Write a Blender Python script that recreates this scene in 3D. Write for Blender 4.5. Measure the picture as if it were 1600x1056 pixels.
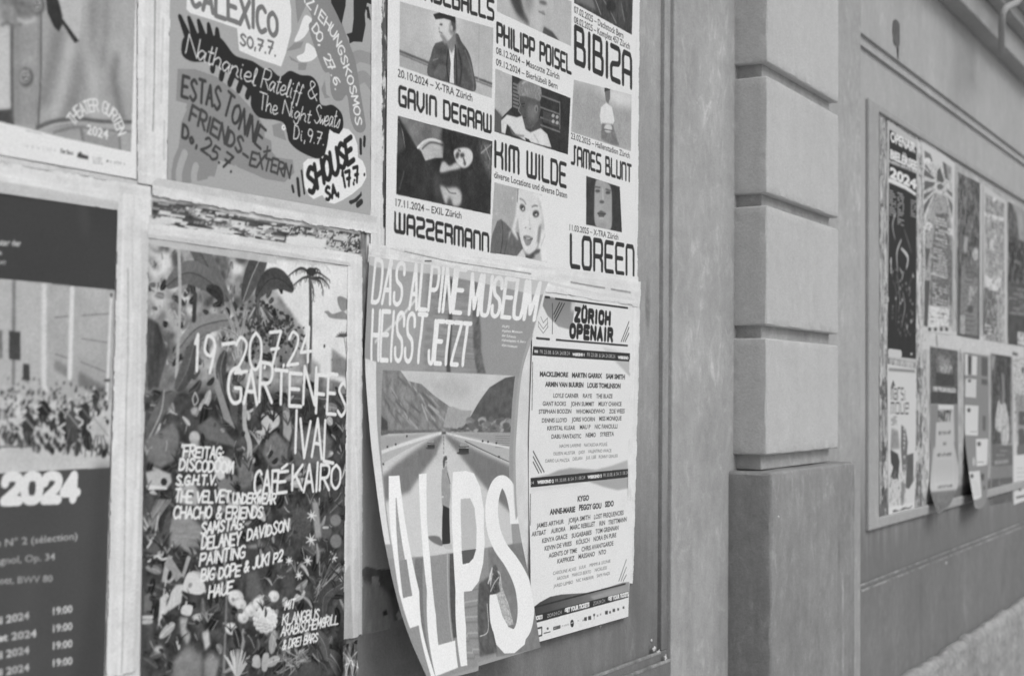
import bpy, bmesh, math, random
import numpy as np
from mathutils import Vector, Matrix, noise

# ---------------------------------------------------------------- clean scene
for o in list(bpy.data.objects):
    bpy.data.objects.remove(o, do_unlink=True)
scene = bpy.context.scene
COL = scene.collection

# ---------------------------------------------------------------- camera
# The poster wall is the plane y = 0, x runs along the wall, z is up.
FPX = 2222.0                       # 50 mm lens on a 1600 px wide frame
EYE = np.array([0.0, -1.18, 1.55])
_w = np.array([1300.0, 94.0, FPX]); _w /= np.linalg.norm(_w)
_u = np.array([575.0, -60480.0, FPX]); _u -= _w * _u.dot(_w); _u /= np.linalg.norm(_u)
_n = np.cross(_u, _w)
R_WC = np.array([_w, _n, _u])      # camera vector (right, down, forward) -> world


def ray(px, py):
    v = np.stack([(np.asarray(px, float) - 800) / FPX, (np.asarray(py, float) - 528) / FPX,
                  np.ones_like(np.asarray(px, float))], -1)
    return v @ R_WC.T


def on_y(px, py, Y=0.0):
    d = ray(px, py)
    k = (np.asarray(Y, float) - EYE[1]) / d[..., 1]
    return EYE + d * k[..., None]


cd = bpy.data.cameras.new('camera')
cam = bpy.data.objects.new('camera', cd)
COL.objects.link(cam)
cd.lens = 50; cd.sensor_width = 36; cd.sensor_fit = 'HORIZONTAL'
cd.clip_start = 0.05; cd.clip_end = 500
right = R_WC @ np.array([1, 0, 0]); upv = R_WC @ np.array([0, -1, 0]); back = R_WC @ np.array([0, 0, -1])
cam.matrix_world = Matrix(((right[0], upv[0], back[0], EYE[0]), (right[1], upv[1], back[1], EYE[1]),
                           (right[2], upv[2], back[2], EYE[2]), (0, 0, 0, 1)))
cd.dof.use_dof = True
cd.dof.focus_distance = 2.35
cd.dof.aperture_fstop = 5.6
scene.camera = cam

# ---------------------------------------------------------------- light: grey overcast sky + soft sun
SUN_EL, SUN_AZ = math.radians(50), math.radians(-100)      # azimuth measured from +x
world = bpy.data.worlds.new('World'); scene.world = world; world.use_nodes = True
nt = world.node_tree; bg = nt.nodes['Background']
sky = nt.nodes.new('ShaderNodeTexSky'); sky.sky_type = 'NISHITA'; sky.sun_disc = False
sky.sun_elevation = SUN_EL; sky.sun_rotation = math.pi / 2 - SUN_AZ
sky.air_density = 1.0; sky.dust_density = 3.0
bwn = nt.nodes.new('ShaderNodeRGBToBW')                    # black and white film
nt.links.new(sky.outputs[0], bwn.inputs[0]); nt.links.new(bwn.outputs[0], bg.inputs[0])
bg.inputs[1].default_value = 0.11
sl = bpy.data.lights.new('sun', 'SUN'); sun = bpy.data.objects.new('sun', sl); COL.objects.link(sun)
sl.energy = 0.8; sl.angle = math.radians(30); sl.color = (1, 1, 1)
sd = Vector((math.cos(SUN_EL) * math.cos(SUN_AZ), math.cos(SUN_EL) * math.sin(SUN_AZ), math.sin(SUN_EL)))
sun.rotation_euler = sd.to_track_quat('Z', 'Y').to_euler(); sun.location = sd * 20
scene.view_settings.view_transform = 'Standard'; scene.view_settings.look = 'None'
scene.view_settings.exposure = 0.40; scene.view_settings.gamma = 1.0
scene.cycles.max_bounces = 6; scene.cycles.use_denoising = True

# ---------------------------------------------------------------- helpers
KAL = 1.10                          # albedo of a printed grey = linear(display grey) * KAL


def lin(g):
    c = np.clip(np.asarray(g, float) / 255.0, 0, 1)
    return np.where(c <= 0.04045, c / 12.92, ((c + 0.055) / 1.055) ** 2.4)


def alb(g):
    return float(min(lin(g) * KAL, 0.86))


def tag(o, label=None, cat=None, group=None, kind=None):
    for k, v in (('label', label), ('category', cat), ('group', group), ('kind', kind)):
        if v: o[k] = v
    return o


def empty(name, loc, label=None, cat=None, group=None):
    o = bpy.data.objects.new(name, None); COL.objects.link(o); o.location = loc
    o.empty_display_size = 0.1
    return tag(o, label, cat, group)


def adopt(o, parent):
    if parent is not None:
        o.parent = parent
        o.matrix_parent_inverse = Matrix.Translation(-Vector(parent.location))
    return o


def obj(name, me, mat=None, parent=None):
    o = bpy.data.objects.new(name, me); COL.objects.link(o)
    if mat: me.materials.append(mat)
    return adopt(o, parent)


class MB:
    """collects boxes and tubes into one bmesh"""
    def __init__(s): s.bm = bmesh.new()

    def box(s, x0, x1, y0, y1, z0, z1, bev=0.0, seg=2):
        r = bmesh.ops.create_cube(s.bm, size=1.0)
        for v in r['verts']:
            v.co = Vector(((x0 + x1) / 2 + v.co.x * (x1 - x0), (y0 + y1) / 2 + v.co.y * (y1 - y0), (z0 + z1) / 2 + v.co.z * (z1 - z0)))
        if bev:
            es = list({e for v in r['verts'] for e in v.link_edges})
            bmesh.ops.bevel(s.bm, geom=es, offset=bev, segments=seg, profile=0.5, affect='EDGES')
        return s

    def worn(s, x0, x1, y0, y1, z0, z1, bev, amp, seed, cell=.025):
        """a stone block: rounded arrises, slightly uneven faces, knocked edges"""
        t = MB().box(x0, x1, y0, y1, z0, z1, bev, 3).bm
        for _ in range(9):
            lg = [e for e in t.edges if e.calc_length() > cell]
            if not lg: break
            bmesh.ops.subdivide_edges(t, edges=lg, cuts=1, use_grid_fill=True)
        bmesh.ops.triangulate(t, faces=[f for f in t.faces if len(f.verts) > 4])
        t.normal_update()
        nv = [(v, v.normal.copy()) for v in t.verts]
        for v, n in nv:
            q = v.co * 9 + Vector((seed * 7.1, 0, seed * 3.3)); e = sum(1 for c in n if abs(c) > .2) > 1
            d = noise.noise(q) * amp + noise.noise(q * 4) * amp * .6
            if e: d -= max(0, noise.noise(q * 2.2 + Vector((5, 5, 5)))) * amp * 5
            v.co += n * d
        me = bpy.data.meshes.new('tmp'); t.to_mesh(me); t.free(); s.bm.from_mesh(me); bpy.data.meshes.remove(me)
        return s

    def tube(s, pts, r, n=12):
        pts = [Vector(p) for p in pts]; rings = []
        for i, p in enumerate(pts):
            t = (pts[min(i + 1, len(pts) - 1)] - pts[max(i - 1, 0)]).normalized()
            a = t.orthogonal().normalized() if not rings else (prev - t * prev.dot(t)).normalized()
            prev = a; b = t.cross(a)
            rings.append([s.bm.verts.new(p + a * (r * math.cos(q)) + b * (r * math.sin(q))) for q in [2 * math.pi * k / n for k in range(n)]])
        for A, B in zip(rings, rings[1:]):
            for k in range(n): s.bm.faces.new((A[k], A[(k + 1) % n], B[(k + 1) % n], B[k]))
        s.bm.faces.new(rings[0][::-1]); s.bm.faces.new(rings[-1])
        return s

    def build(s, name, mat, parent=None, smooth=False):
        me = bpy.data.meshes.new(name)
        bmesh.ops.recalc_face_normals(s.bm, faces=s.bm.faces[:])
        s.bm.to_mesh(me); s.bm.free()
        if smooth: me.shade_smooth()
        if smooth == 2: me.set_sharp_from_angle(angle=math.radians(28))
        return obj(name, me, mat, parent)


def node(nt, typ, **kw):
    n = nt.nodes.new(typ)
    for k, v in kw.items():
        if k.startswith('i_'):
            n.inputs[k[2:].replace('_', ' ')].default_value = v
        else: setattr(n, k, v)
    return n


def plaster(name, g, var=0.10, streak=0.12, bump=0.25, grain=220.0, rough=0.85, low=None, chips=0.0, seed=0.0, scuff=0.10, spots=()):
    """painted render: cloudy tone, vertical rain streaks, fine grain; low=(g, z0, z1) darker towards the bottom"""
    m = bpy.data.materials.new(name); m.use_nodes = True; nt = m.node_tree; L = nt.links.new
    bs = nt.nodes['Principled BSDF']; bs.inputs['Roughness'].default_value = rough
    bs.inputs['Specular IOR Level'].default_value = 0.25
    tc = node(nt, 'ShaderNodeTexCoord')
    off = node(nt, 'ShaderNodeMapping'); off.inputs['Location'].default_value = (seed * 3.1, seed, seed * 1.7)
    L(tc.outputs['Object'], off.inputs['Vector'])
    n1 = node(nt, 'ShaderNodeTexNoise', i_Scale=3.4, i_Detail=9.0, i_Roughness=0.68, i_Distortion=0.4); L(off.outputs[0], n1.inputs['Vector'])
    mp = node(nt, 'ShaderNodeMapping'); mp.inputs['Scale'].default_value = (7, 7, 0.9); L(off.outputs[0], mp.inputs['Vector'])
    n2 = node(nt, 'ShaderNodeTexNoise', i_Scale=1.6, i_Detail=7.0, i_Roughness=0.7, i_Distortion=0.6); L(mp.outputs[0], n2.inputs['Vector'])
    n3 = node(nt, 'ShaderNodeTexNoise', i_Scale=grain, i_Detail=3.0, i_Roughness=0.7); L(off.outputs[0], n3.inputs['Vector'])

    def mr(src, a, b, lo=0.3, hi=0.7):
        r = node(nt, 'ShaderNodeMapRange'); r.inputs['From Min'].default_value = lo; r.inputs['From Max'].default_value = hi
        r.inputs['To Min'].default_value = a; r.inputs['To Max'].default_value = b; L(src, r.inputs['Value']); return r.outputs[0]

    def mul(a, b):
        q = node(nt, 'ShaderNodeMath', operation='MULTIPLY'); L(a, q.inputs[0]); L(b, q.inputs[1]); return q.outputs[0]
    n5 = node(nt, 'ShaderNodeTexNoise', i_Scale=38.0, i_Detail=6.0, i_Roughness=0.7); L(off.outputs[0], n5.inputs['Vector'])
    mp2 = node(nt, 'ShaderNodeMapping'); mp2.inputs['Scale'].default_value = (26, 26, 13); L(off.outputs[0], mp2.inputs['Vector'])
    n6 = node(nt, 'ShaderNodeTexNoise', i_Scale=1.0, i_Detail=8.0, i_Roughness=0.75, i_Distortion=1.2); L(mp2.outputs[0], n6.inputs['Vector'])
    f = mul(mul(mr(n1.outputs[0], 1 - var, 1 + var), mr(n2.outputs[0], 1 - streak, 1 + streak)), mr(n3.outputs[0], 0.9, 1.1))
    f = mul(f, mul(mr(n5.outputs[0], 1 - var * .7, 1 + var * .7), mr(n6.outputs[0], 1 - streak * .7, 1 + streak * .7)))
    sc = mr(n6.outputs[0], 1.0, 1.0 + scuff, 0.54, 0.66); f = mul(f, sc)
    if spots:                            # scuffs, smears and drips at their own places: (x, z, half width, half height, change)
        s0 = node(nt, 'ShaderNodeSeparateXYZ'); L(tc.outputs['Object'], s0.inputs[0])
        def M(op, a, b=None):
            q = node(nt, 'ShaderNodeMath', operation=op)
            for i, v in enumerate((a, b)):
                if v is None: continue
                if isinstance(v, (int, float)): q.inputs[i].default_value = v
                else: L(v, q.inputs[i])
            return q.outputs[0]
        nn = mr(n6.outputs[0], 0.0, 1.0, 0.36, 0.6)
        for x, z, rx, rz, dv in spots:
            dx = M('DIVIDE', M('SUBTRACT', s0.outputs['X'], float(x)), float(rx)); dz = M('DIVIDE', M('SUBTRACT', s0.outputs['Z'], float(z)), float(rz))
            d = M('ADD', M('MULTIPLY', dx, dx), M('MULTIPLY', dz, dz))
            f = mul(f, M('ADD', M('MULTIPLY', M('MULTIPLY', mr(d, 1.0, 0.0, 0.2, 1.0), nn), float(dv)), 1.0))
    if low:  # tone drops towards the bottom, blended by the streak noise
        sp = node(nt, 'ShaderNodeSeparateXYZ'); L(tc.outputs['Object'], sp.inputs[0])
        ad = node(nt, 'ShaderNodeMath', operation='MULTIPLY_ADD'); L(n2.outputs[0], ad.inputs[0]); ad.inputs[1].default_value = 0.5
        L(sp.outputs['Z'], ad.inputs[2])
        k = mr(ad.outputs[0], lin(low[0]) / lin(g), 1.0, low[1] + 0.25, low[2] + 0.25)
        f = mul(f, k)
    c = node(nt, 'ShaderNodeMath', operation='MULTIPLY'); L(f, c.inputs[0]); c.inputs[1].default_value = alb(g)
    out = c.outputs[0]
    if chips:
        n4 = node(nt, 'ShaderNodeTexNoise', i_Scale=9.0, i_Detail=9.0, i_Roughness=0.75); L(off.outputs[0], n4.inputs['Vector'])
        mx = node(nt, 'ShaderNodeMix', data_type='FLOAT'); L(mr(n4.outputs[0], 0, 1, 0.5 + (1 - chips) * 0.3, 0.52 + (1 - chips) * 0.3), mx.inputs[0])
        L(out, mx.inputs[2]); mx.inputs[3].default_value = alb(185); out = mx.outputs[0]
    cc = node(nt, 'ShaderNodeCombineColor')
    for i in range(3): L(out, cc.inputs[i])
    L(cc.outputs[0], bs.inputs['Base Color'])
    bp = node(nt, 'ShaderNodeBump', i_Strength=bump, i_Distance=0.004)
    sm = node(nt, 'ShaderNodeMath', operation='ADD'); L(n3.outputs[0], sm.inputs[0]); L(n1.outputs[0], sm.inputs[1])
    sm2 = node(nt, 'ShaderNodeMath', operation='ADD'); L(sm.outputs[0], sm2.inputs[0]); L(n5.outputs[0], sm2.inputs[1])
    L(sm2.outputs[0], bp.inputs['Height']); L(bp.outputs[0], bs.inputs['Normal'])
    return m


def paper_mat(name, rough=0.6, spec=0.1, wrink=0.32):
    """printed paper: ink value from the mesh attribute, fine fibre, faint creases"""
    m = bpy.data.materials.new(name); m.use_nodes = True; nt = m.node_tree; L = nt.links.new
    bs = nt.nodes['Principled BSDF']; bs.inputs['Roughness'].default_value = rough; bs.inputs['Specular IOR Level'].default_value = spec
    at = node(nt, 'ShaderNodeAttribute', attribute_name='ink')
    tc = node(nt, 'ShaderNodeTexCoord')
    n = node(nt, 'ShaderNodeTexNoise', i_Scale=420.0, i_Detail=2.0); L(tc.outputs['Object'], n.inputs['Vector'])
    r = node(nt, 'ShaderNodeMapRange'); r.inputs['From Min'].default_value = 0.3; r.inputs['From Max'].default_value = 0.7
    r.inputs['To Min'].default_value = 0.92; r.inputs['To Max'].default_value = 1.08; L(n.outputs[0], r.inputs[0])
    mx = node(nt, 'ShaderNodeMix', data_type='RGBA', blend_type='MULTIPLY'); mx.inputs[0].default_value = 1.0
    L(at.outputs['Color'], mx.inputs[6]); L(r.outputs[0], mx.inputs[7]); L(mx.outputs[2], bs.inputs['Base Color'])
    n2 = node(nt, 'ShaderNodeTexNoise', i_Scale=17.0, i_Detail=6.0, i_Roughness=0.6, i_Distortion=1.5); L(tc.outputs['Object'], n2.inputs['Vector'])
    bp = node(nt, 'ShaderNodeBump', i_Strength=wrink, i_Distance=0.003); L(n2.outputs[0], bp.inputs['Height']); L(bp.outputs[0], bs.inputs['Normal'])
    return m

# ================================================================ the building
RR, RM = 0.018, 0.009              # the poster panels are recessed in two small steps
def spot(px, py, rx, rz, dv, Y=0.0):
    c = on_y(px, py, Y); return (c[0], c[2], rx, rz, dv)
M_OUT = plaster('wall_render', 156, 0.13, 0.06, low=(142, 0.7, 1.5), seed=1, scuff=.22, spots=[spot(1100, 170, .10, .13, .22), spot(1110, 60, .12, .05, .14), spot(1070, 540, .07, .07, .25), spot(1108, 560, .06, .09, .22), spot(1085, 690, .07, .06, -.22), spot(1065, 940, .03, .16, -.18), spot(1120, 830, .1, .12, .12), spot(1330, 300, .1, .3, .08), spot(1335, 780, .1, .2, -.15)])
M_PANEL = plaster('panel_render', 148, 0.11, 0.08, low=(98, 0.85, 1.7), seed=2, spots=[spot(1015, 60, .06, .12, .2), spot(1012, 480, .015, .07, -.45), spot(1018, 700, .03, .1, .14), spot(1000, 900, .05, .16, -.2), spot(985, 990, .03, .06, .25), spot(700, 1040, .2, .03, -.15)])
M_BLOCK = plaster('block_stone', 177, 0.05, 0.03, bump=0.3, seed=3, scuff=.03, spots=[spot(1268, 190, .02, .02, -.15), spot(1265, 385, .015, .012, -.3), spot(1215, 470, .03, .05, -.08)])
M_CORE = plaster('joint_mortar', 156, 0.2, 0.05, seed=4)
M_PED = plaster('pedestal_stone', 132, 0.14, 0.10, low=(120, 0.5, 1.3), seed=5, scuff=.2, spots=[spot(1245, 980, .012, .16, .35), spot(1238, 860, .01, .05, -.35), spot(1300, 770, .12, .05, -.2), spot(1262, 830, .035, .2, .14), spot(1220, 760, .06, .04, .18), spot(1300, 1000, .03, .14, .18)])
M_UP = plaster('upper_render', 161, 0.07, 0.05, seed=6, scuff=.08, spots=[spot(1365, 20, .08, .06, .12), spot(1500, 90, .2, .1, -.1), spot(1450, 130, .1, .1, .07)])
M_DADO = plaster('dado_render', 114, 0.12, 0.06, seed=7, spots=[spot(1430, 960, .03, .2, -.2), spot(1500, 920, .05, .12, .15), spot(1390, 980, .05, .2, .12), spot(1560, 890, .05, .1, -.15)])  # darker tone for the wall below the panels
M_COR = plaster('cornice_render', 158, 0.08, 0.05, seed=8)
M_PLINTH = plaster('plinth_stone', 148, 0.26, 0.16, bump=0.9, grain=60, chips=0.2, seed=9)
M_CHIP = plaster('chipped_plaster', 190, 0.1, 0.0, bump=0.6, seed=10)
M_STAIN = plaster('dark_stain', 92, 0.1, 0.25, seed=11)
M_GROUND = plaster('pale_paving', 165, 0.1, 0.0, bump=0.6, grain=150, seed=12)

gm = MB(); gm.box(-60, 80, -60, 0.4, -0.3, 0.0)
tag(gm.build('pavement', M_GROUND), kind='structure')

bld = empty('building', (3.0, 0.0, 0.0), 'grey rendered stone building front with recessed poster panels and a rusticated pilaster', 'building')
X1 = on_y(1030, 500, 0)[0]; X2 = on_y(1045, 500, -RM)[0]
zl1 = on_y(1022, 1018, 0)[2]; zl2 = on_y(1045, 1027, -RM)[2]
Xp = on_y(1147, 400, -RR)[0]
_d = ray(1198, 400); Yp = EYE[1] + _d[1] * (Xp / _d[0])
Xq = on_y(1310, 400, Yp)[0]
Xa = on_y(1138, 850, -RR)[0]
_d = ray(1206, 850); Ya = EYE[1] + _d[1] * (Xa / _d[0])
Xb = on_y(1336, 850, Ya)[0]
X3 = on_y(1345, 400, -RR)[0]
zr2 = on_y(1346, 52, -RR)[2]; zr1 = on_y(1346, 71, -RM)[2]
zb1 = on_y(1346, 911, 0)[2]; zb2 = on_y(1346, 920, -RM)[2]
ZS = on_y(1466, 0, -RR)[2]         # soffit height
_d = ray(1500, 0); YC = EYE[1] + _d[1] * ((ZS - EYE[2]) / _d[2])
ZF = on_y(1541, 0, YC)[2]
XE = 14.0; TOP = 6.0; XL = -1.3; ZLT = 3.3
BK = 0.35                          # back of the wall

# recessed panels
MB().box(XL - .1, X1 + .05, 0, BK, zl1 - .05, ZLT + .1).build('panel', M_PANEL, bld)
zsplit = on_y(1400, 700, 0)[2]
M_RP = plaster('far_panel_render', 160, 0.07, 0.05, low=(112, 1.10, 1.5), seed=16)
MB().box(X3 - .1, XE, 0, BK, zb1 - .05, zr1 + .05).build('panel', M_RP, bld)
# stepped mouldings round the panels (front at -RM)
MB().box(X1, X2 + .03, -RM, BK - .01, zl1 + .0, ZLT, .002).build('panel_moulding', M_PANEL, bld)
MB().box(XL, X2 + .03, -RM, BK - .01, zl2 - .03, zl1, .002).build('panel_moulding', M_DADO, bld)
MB().box(X3 - .05, XE, -RM, BK - .01, zr1, zr2 + .03, .002).build('panel_moulding', M_UP, bld)
MB().box(X3 - .05, XE, -RM, BK - .01, zb2 - .03, zb1, .002).build('panel_moulding', M_DADO, bld)
# pale strips along the lower treads, painting in the skylight their edges catch
M_LIT_EDGE = plaster('lit_arris', 132, 0.4, 0.3, seed=18)
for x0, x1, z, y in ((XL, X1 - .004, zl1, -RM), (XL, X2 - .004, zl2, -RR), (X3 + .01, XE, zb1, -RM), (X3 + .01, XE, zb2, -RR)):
    MB().box(x0, x1, y - .0012, y + .004, z - .0045, z + .0012, .001).build('lit_edge', M_LIT_EDGE, bld)
# outer wall
MB().box(X2, X3, -RR, BK + .01, 0, TOP, .003).build('wall', M_OUT, bld)
MB().box(XL - 4, X2 - .0005, -RR, BK + .01, 0, zl2, .003).build('wall', M_DADO, bld)
MB().box(XL - 4, X2 - .0005, -RR, BK + .01, ZLT, TOP, .003).build('wall', M_OUT, bld)
MB().box(XL - 4, XL, -RR, BK + .01, zl2, ZLT, .003).build('wall', M_OUT, bld)
MB().box(X3 + .0005, XE, -RR, BK + .01, zr2, TOP, .003).build('wall', M_UP, bld)
MB().box(X3 + .0005, XE, -RR, BK + .01, 0, zb2, .003).build('wall', M_DADO, bld)
MB().box(XL - 4, XE, BK + .02, BK + .1, 0, TOP).build('rear_wall', M_OUT, bld)

# rusticated pilaster: a core with blocks standing proud of the joints
zj = lambda y: on_y(1198, y, Yp)[2]
q = 0.018
pil = MB().box(Xp + q, Xq - q, Yp + q, -RR + .01, zj(735), 5.2, .002).build('pilaster', M_CORE, bld)
jts = [(711, 735), (508, 528), (301, 321), (96, 118), (-110, -88)]
for (a, b), (a2, b2) in zip(jts, jts[1:] + [(-900, -900)]):
    mb = MB().worn(Xp, Xq, Yp, -RR + .006, zj(a), zj(b2), 0.0035, .0007, a)
    k = mb.build('block', M_BLOCK, bld, 2); adopt(k, None)
    k.parent = pil; k.matrix_parent_inverse = Matrix.Identity(4)
pil.matrix_parent_inverse = Matrix.Translation(-Vector(bld.location))
# pedestal under the pilaster, its top arris worn
zp = on_y(1207, 738, Ya)[2]
pm = MB().worn(Xa, Xb, Ya, -RR + .01, 0, zp, .007, .0012, 3, .03)
pm.build('pedestal', M_PED, bld, 2)

# ledge with a plain soffit, fascia stepping forward above
MB().box(X3 - 3.5, XE, YC, -RR + .004, ZS, ZF, .006).build('cornice', M_COR, bld)
MB().box(X3 - 3.5, XE, YC - .045, -RR + .002, ZF + .0005, ZF + .05, .004).build('cornice_fillet', M_COR, bld)
MB().box(X3 - 3.5, XE, YC - .09, -RR + .001, ZF + .051, ZF + .5, .004).build('fascia', M_COR, bld)

# rough plinth course at the bottom right
zpl = on_y(1500, 1003, -.06)[2]
rng = np.random.RandomState(5)
bm = bmesh.new()
nx, nz = 520, 46
xs = np.linspace(Xb + .002, 12.5, nx); zs = np.linspace(0, 1, nz)


def nz1(n, cell, seed):
    r = np.random.RandomState(seed); k = int(n / cell) + 3
    g = r.rand(k) * 2 - 1; x = np.arange(n) / cell; i = x.astype(int); f = x - i; f = f * f * (3 - 2 * f)
    return g[i] * (1 - f) + g[i + 1] * f


top = zpl + nz1(nx, 14, 1) * .016 + nz1(nx, 5, 2) * .008 + nz1(nx, 2, 3) * .004
vs = []
for j in range(nz):
    row = []
    rn = nz1(nx, 9, 50 + j) * .004 + nz1(nx, 3, 150 + j) * .003
    for i in range(nx):
        y = -.062 + rn[i] + (.012 if j == nz - 1 else 0)
        row.append(bm.verts.new((xs[i], y, zs[j] * top[i])))
    vs.append(row)
vs.append([bm.verts.new((xs[i], -.034, top[i] + .002 * math.sin(i))) for i in range(nx)])
vs.append([bm.verts.new((xs[i], -.010, top[i] - .012)) for i in range(nx)])
for j in range(len(vs) - 1):
    for i in range(nx - 1): bm.faces.new((vs[j][i], vs[j][i + 1], vs[j + 1][i + 1], vs[j + 1][i]))
pm = MB(); pm.bm.free(); pm.bm = bm
pm.build('plinth', M_PLINTH, bld, True)

# little knocks where the paint has chipped off the mouldings
def chip(px, py, Y, s, seed):
    c = on_y(px, py, Y); r = np.random.RandomState(seed); bm = bmesh.new()
    bmesh.ops.create_icosphere(bm, subdivisions=2, radius=1)
    for v in bm.verts:
        k = 0.45 + 0.9 * r.rand()
        v.co = Vector((c[0] + v.co.x * s * k * 1.3, c[1] + v.co.y * .0012, c[2] + v.co.z * s * k))
    m = MB(); m.bm.free(); m.bm = bm
    m.build('paint_chip', M_CHIP, bld, True)
for k, (a, b, Y, s) in enumerate([(1022, 1013, -.008, .006), (1029, 1019, -.009, .006), (1040, 1027, -.017, .006), (1377, 920, -.016, .010), (1478, 879, -.017, .012), (938, 978, -.001, .003), (1018, 1000, -.001, .003), (1216, 807, Ya, .004), (1142, 951, -.02, .004)]):
    chip(a, b, Y, s, 40 + k)
# dark hole with a rust run on the upper wall
mb = MB(); bm = mb.bm
cs = [(1396, 33), (1399.5, 30.5), (1403, 33), (1405.5, 38), (1405.8, 50), (1405.2, 60), (1406, 68), (1404.6, 74), (1404.4, 82), (1403.6, 88), (1403.6, 96), (1402.8, 90), (1402.6, 80), (1401.6, 72), (1398.5, 71), (1396.2, 66), (1396.4, 57), (1395, 50), (1395.4, 40)]
f = bm.faces.new([bm.verts.new(on_y(a, b, -RR - .002)) for a, b in cs])
bmesh.ops.triangulate(bm, faces=[f])
mb.build('stain', M_STAIN, bld)

# pipe bending down over the ledge, top right
M_PIPE = plaster('pipe_paint', 150, 0.05, 0.02, seed=14)
yp = YC - .11
def pp(a, b, y=None): return tuple(on_y(a, b, yp if y is None else y))
pipe = MB().tube([pp(1640, -58), pp(1600, -8), pp(1586, 6), pp(1578, 9), pp(1570, 14), pp(1566, 24), pp(1565, 45, YC - .1), pp(1565, 80, YC - .03)], 0.012, 12)
po = pipe.build('drain_pipe', M_PIPE, None, True)
tag(po, 'thin painted pipe bending down over the ledge at the top right', 'pipe')

# ================================================================ print engine
# Every poster is one sheet of fine mesh; its print is drawn as ink values stored on the sheet.
def catmull(pts, n=8, closed=False):
    p = np.asarray(pts, float); m = len(p)
    if m < 3: return p
    idx = (lambda i: i % m) if closed else (lambda i: min(max(i, 0), m - 1))
    out = []
    for i in range(m if closed else m - 1):
        a, b, c, d = (p[idx(i + k)] for k in (-1, 0, 1, 2))
        for t in np.arange(n) / n:
            out.append(0.5 * (2 * b + (c - a) * t + (2 * a - 5 * b + 4 * c - d) * t * t + (3 * b - a - 3 * c + d) * t ** 3))
    if not closed: out.append(p[-1])
    return np.array(out)


def vnoise(h, w, cell, seed):
    cy, cx = cell if isinstance(cell, tuple) else (cell, cell)
    r = np.random.RandomState(seed); gh, gw = int(h / cy) + 3, int(w / cx) + 3
    g = r.rand(gh, gw); y = np.arange(h) / cy; x = np.arange(w) / cx
    iy = y.astype(int); ix = x.astype(int); fy = y - iy; fx = x - ix
    fy = (fy * fy * (3 - 2 * fy))[:, None]; fx = (fx * fx * (3 - 2 * fx))[None]
    a = g[iy][:, ix]; b = g[iy][:, ix + 1]; c = g[iy + 1][:, ix]; d = g[iy + 1][:, ix + 1]
    return (a * (1 - fx) + b * fx) * (1 - fy) + (c * (1 - fx) + d * fx) * fy


def fbm(h, w, cell, seed, octs=4):
    out = np.zeros((h, w)); amp = 1.0; tot = 0
    cy, cx = cell if isinstance(cell, tuple) else (cell, cell)
    for k in range(octs):
        out += amp * vnoise(h, w, (max(cy, 1), max(cx, 1)), seed + k * 17); tot += amp; amp *= .55; cy /= 2; cx /= 2
    return out / tot


def gblur(a, sy, sx):
    for ax, s in ((0, sy), (1, sx)):
        if s < 0.4: continue
        r = int(3 * s) + 1; k = np.exp(-0.5 * (np.arange(-r, r + 1) / s) ** 2); k /= k.sum()
        pad = [(0, 0), (0, 0)]; pad[ax] = (r, r); b = np.pad(a, pad, mode='constant')
        o = np.zeros_like(a)
        for i, kv in enumerate(k):
            o += kv * (b[i:i + a.shape[0]] if ax == 0 else b[:, i:i + a.shape[1]])
        a = o
    return a


SS = 3


def homog(src, dst):
    A = []; B = []
    for (x, y), (u, v) in zip(src, dst):
        A.append([x, y, 1, 0, 0, 0, -u * x, -u * y]); B.append(u)
        A.append([0, 0, 0, x, y, 1, -v * x, -v * y]); B.append(v)
    h = np.linalg.solve(np.array(A, float), np.array(B, float))
    return np.append(h, 1).reshape(3, 3)


def hap(H, p):
    p = np.asarray(p, float); q = np.c_[p, np.ones(len(p))] @ H.T
    return q[:, :2] / q[:, 2:]


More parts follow.
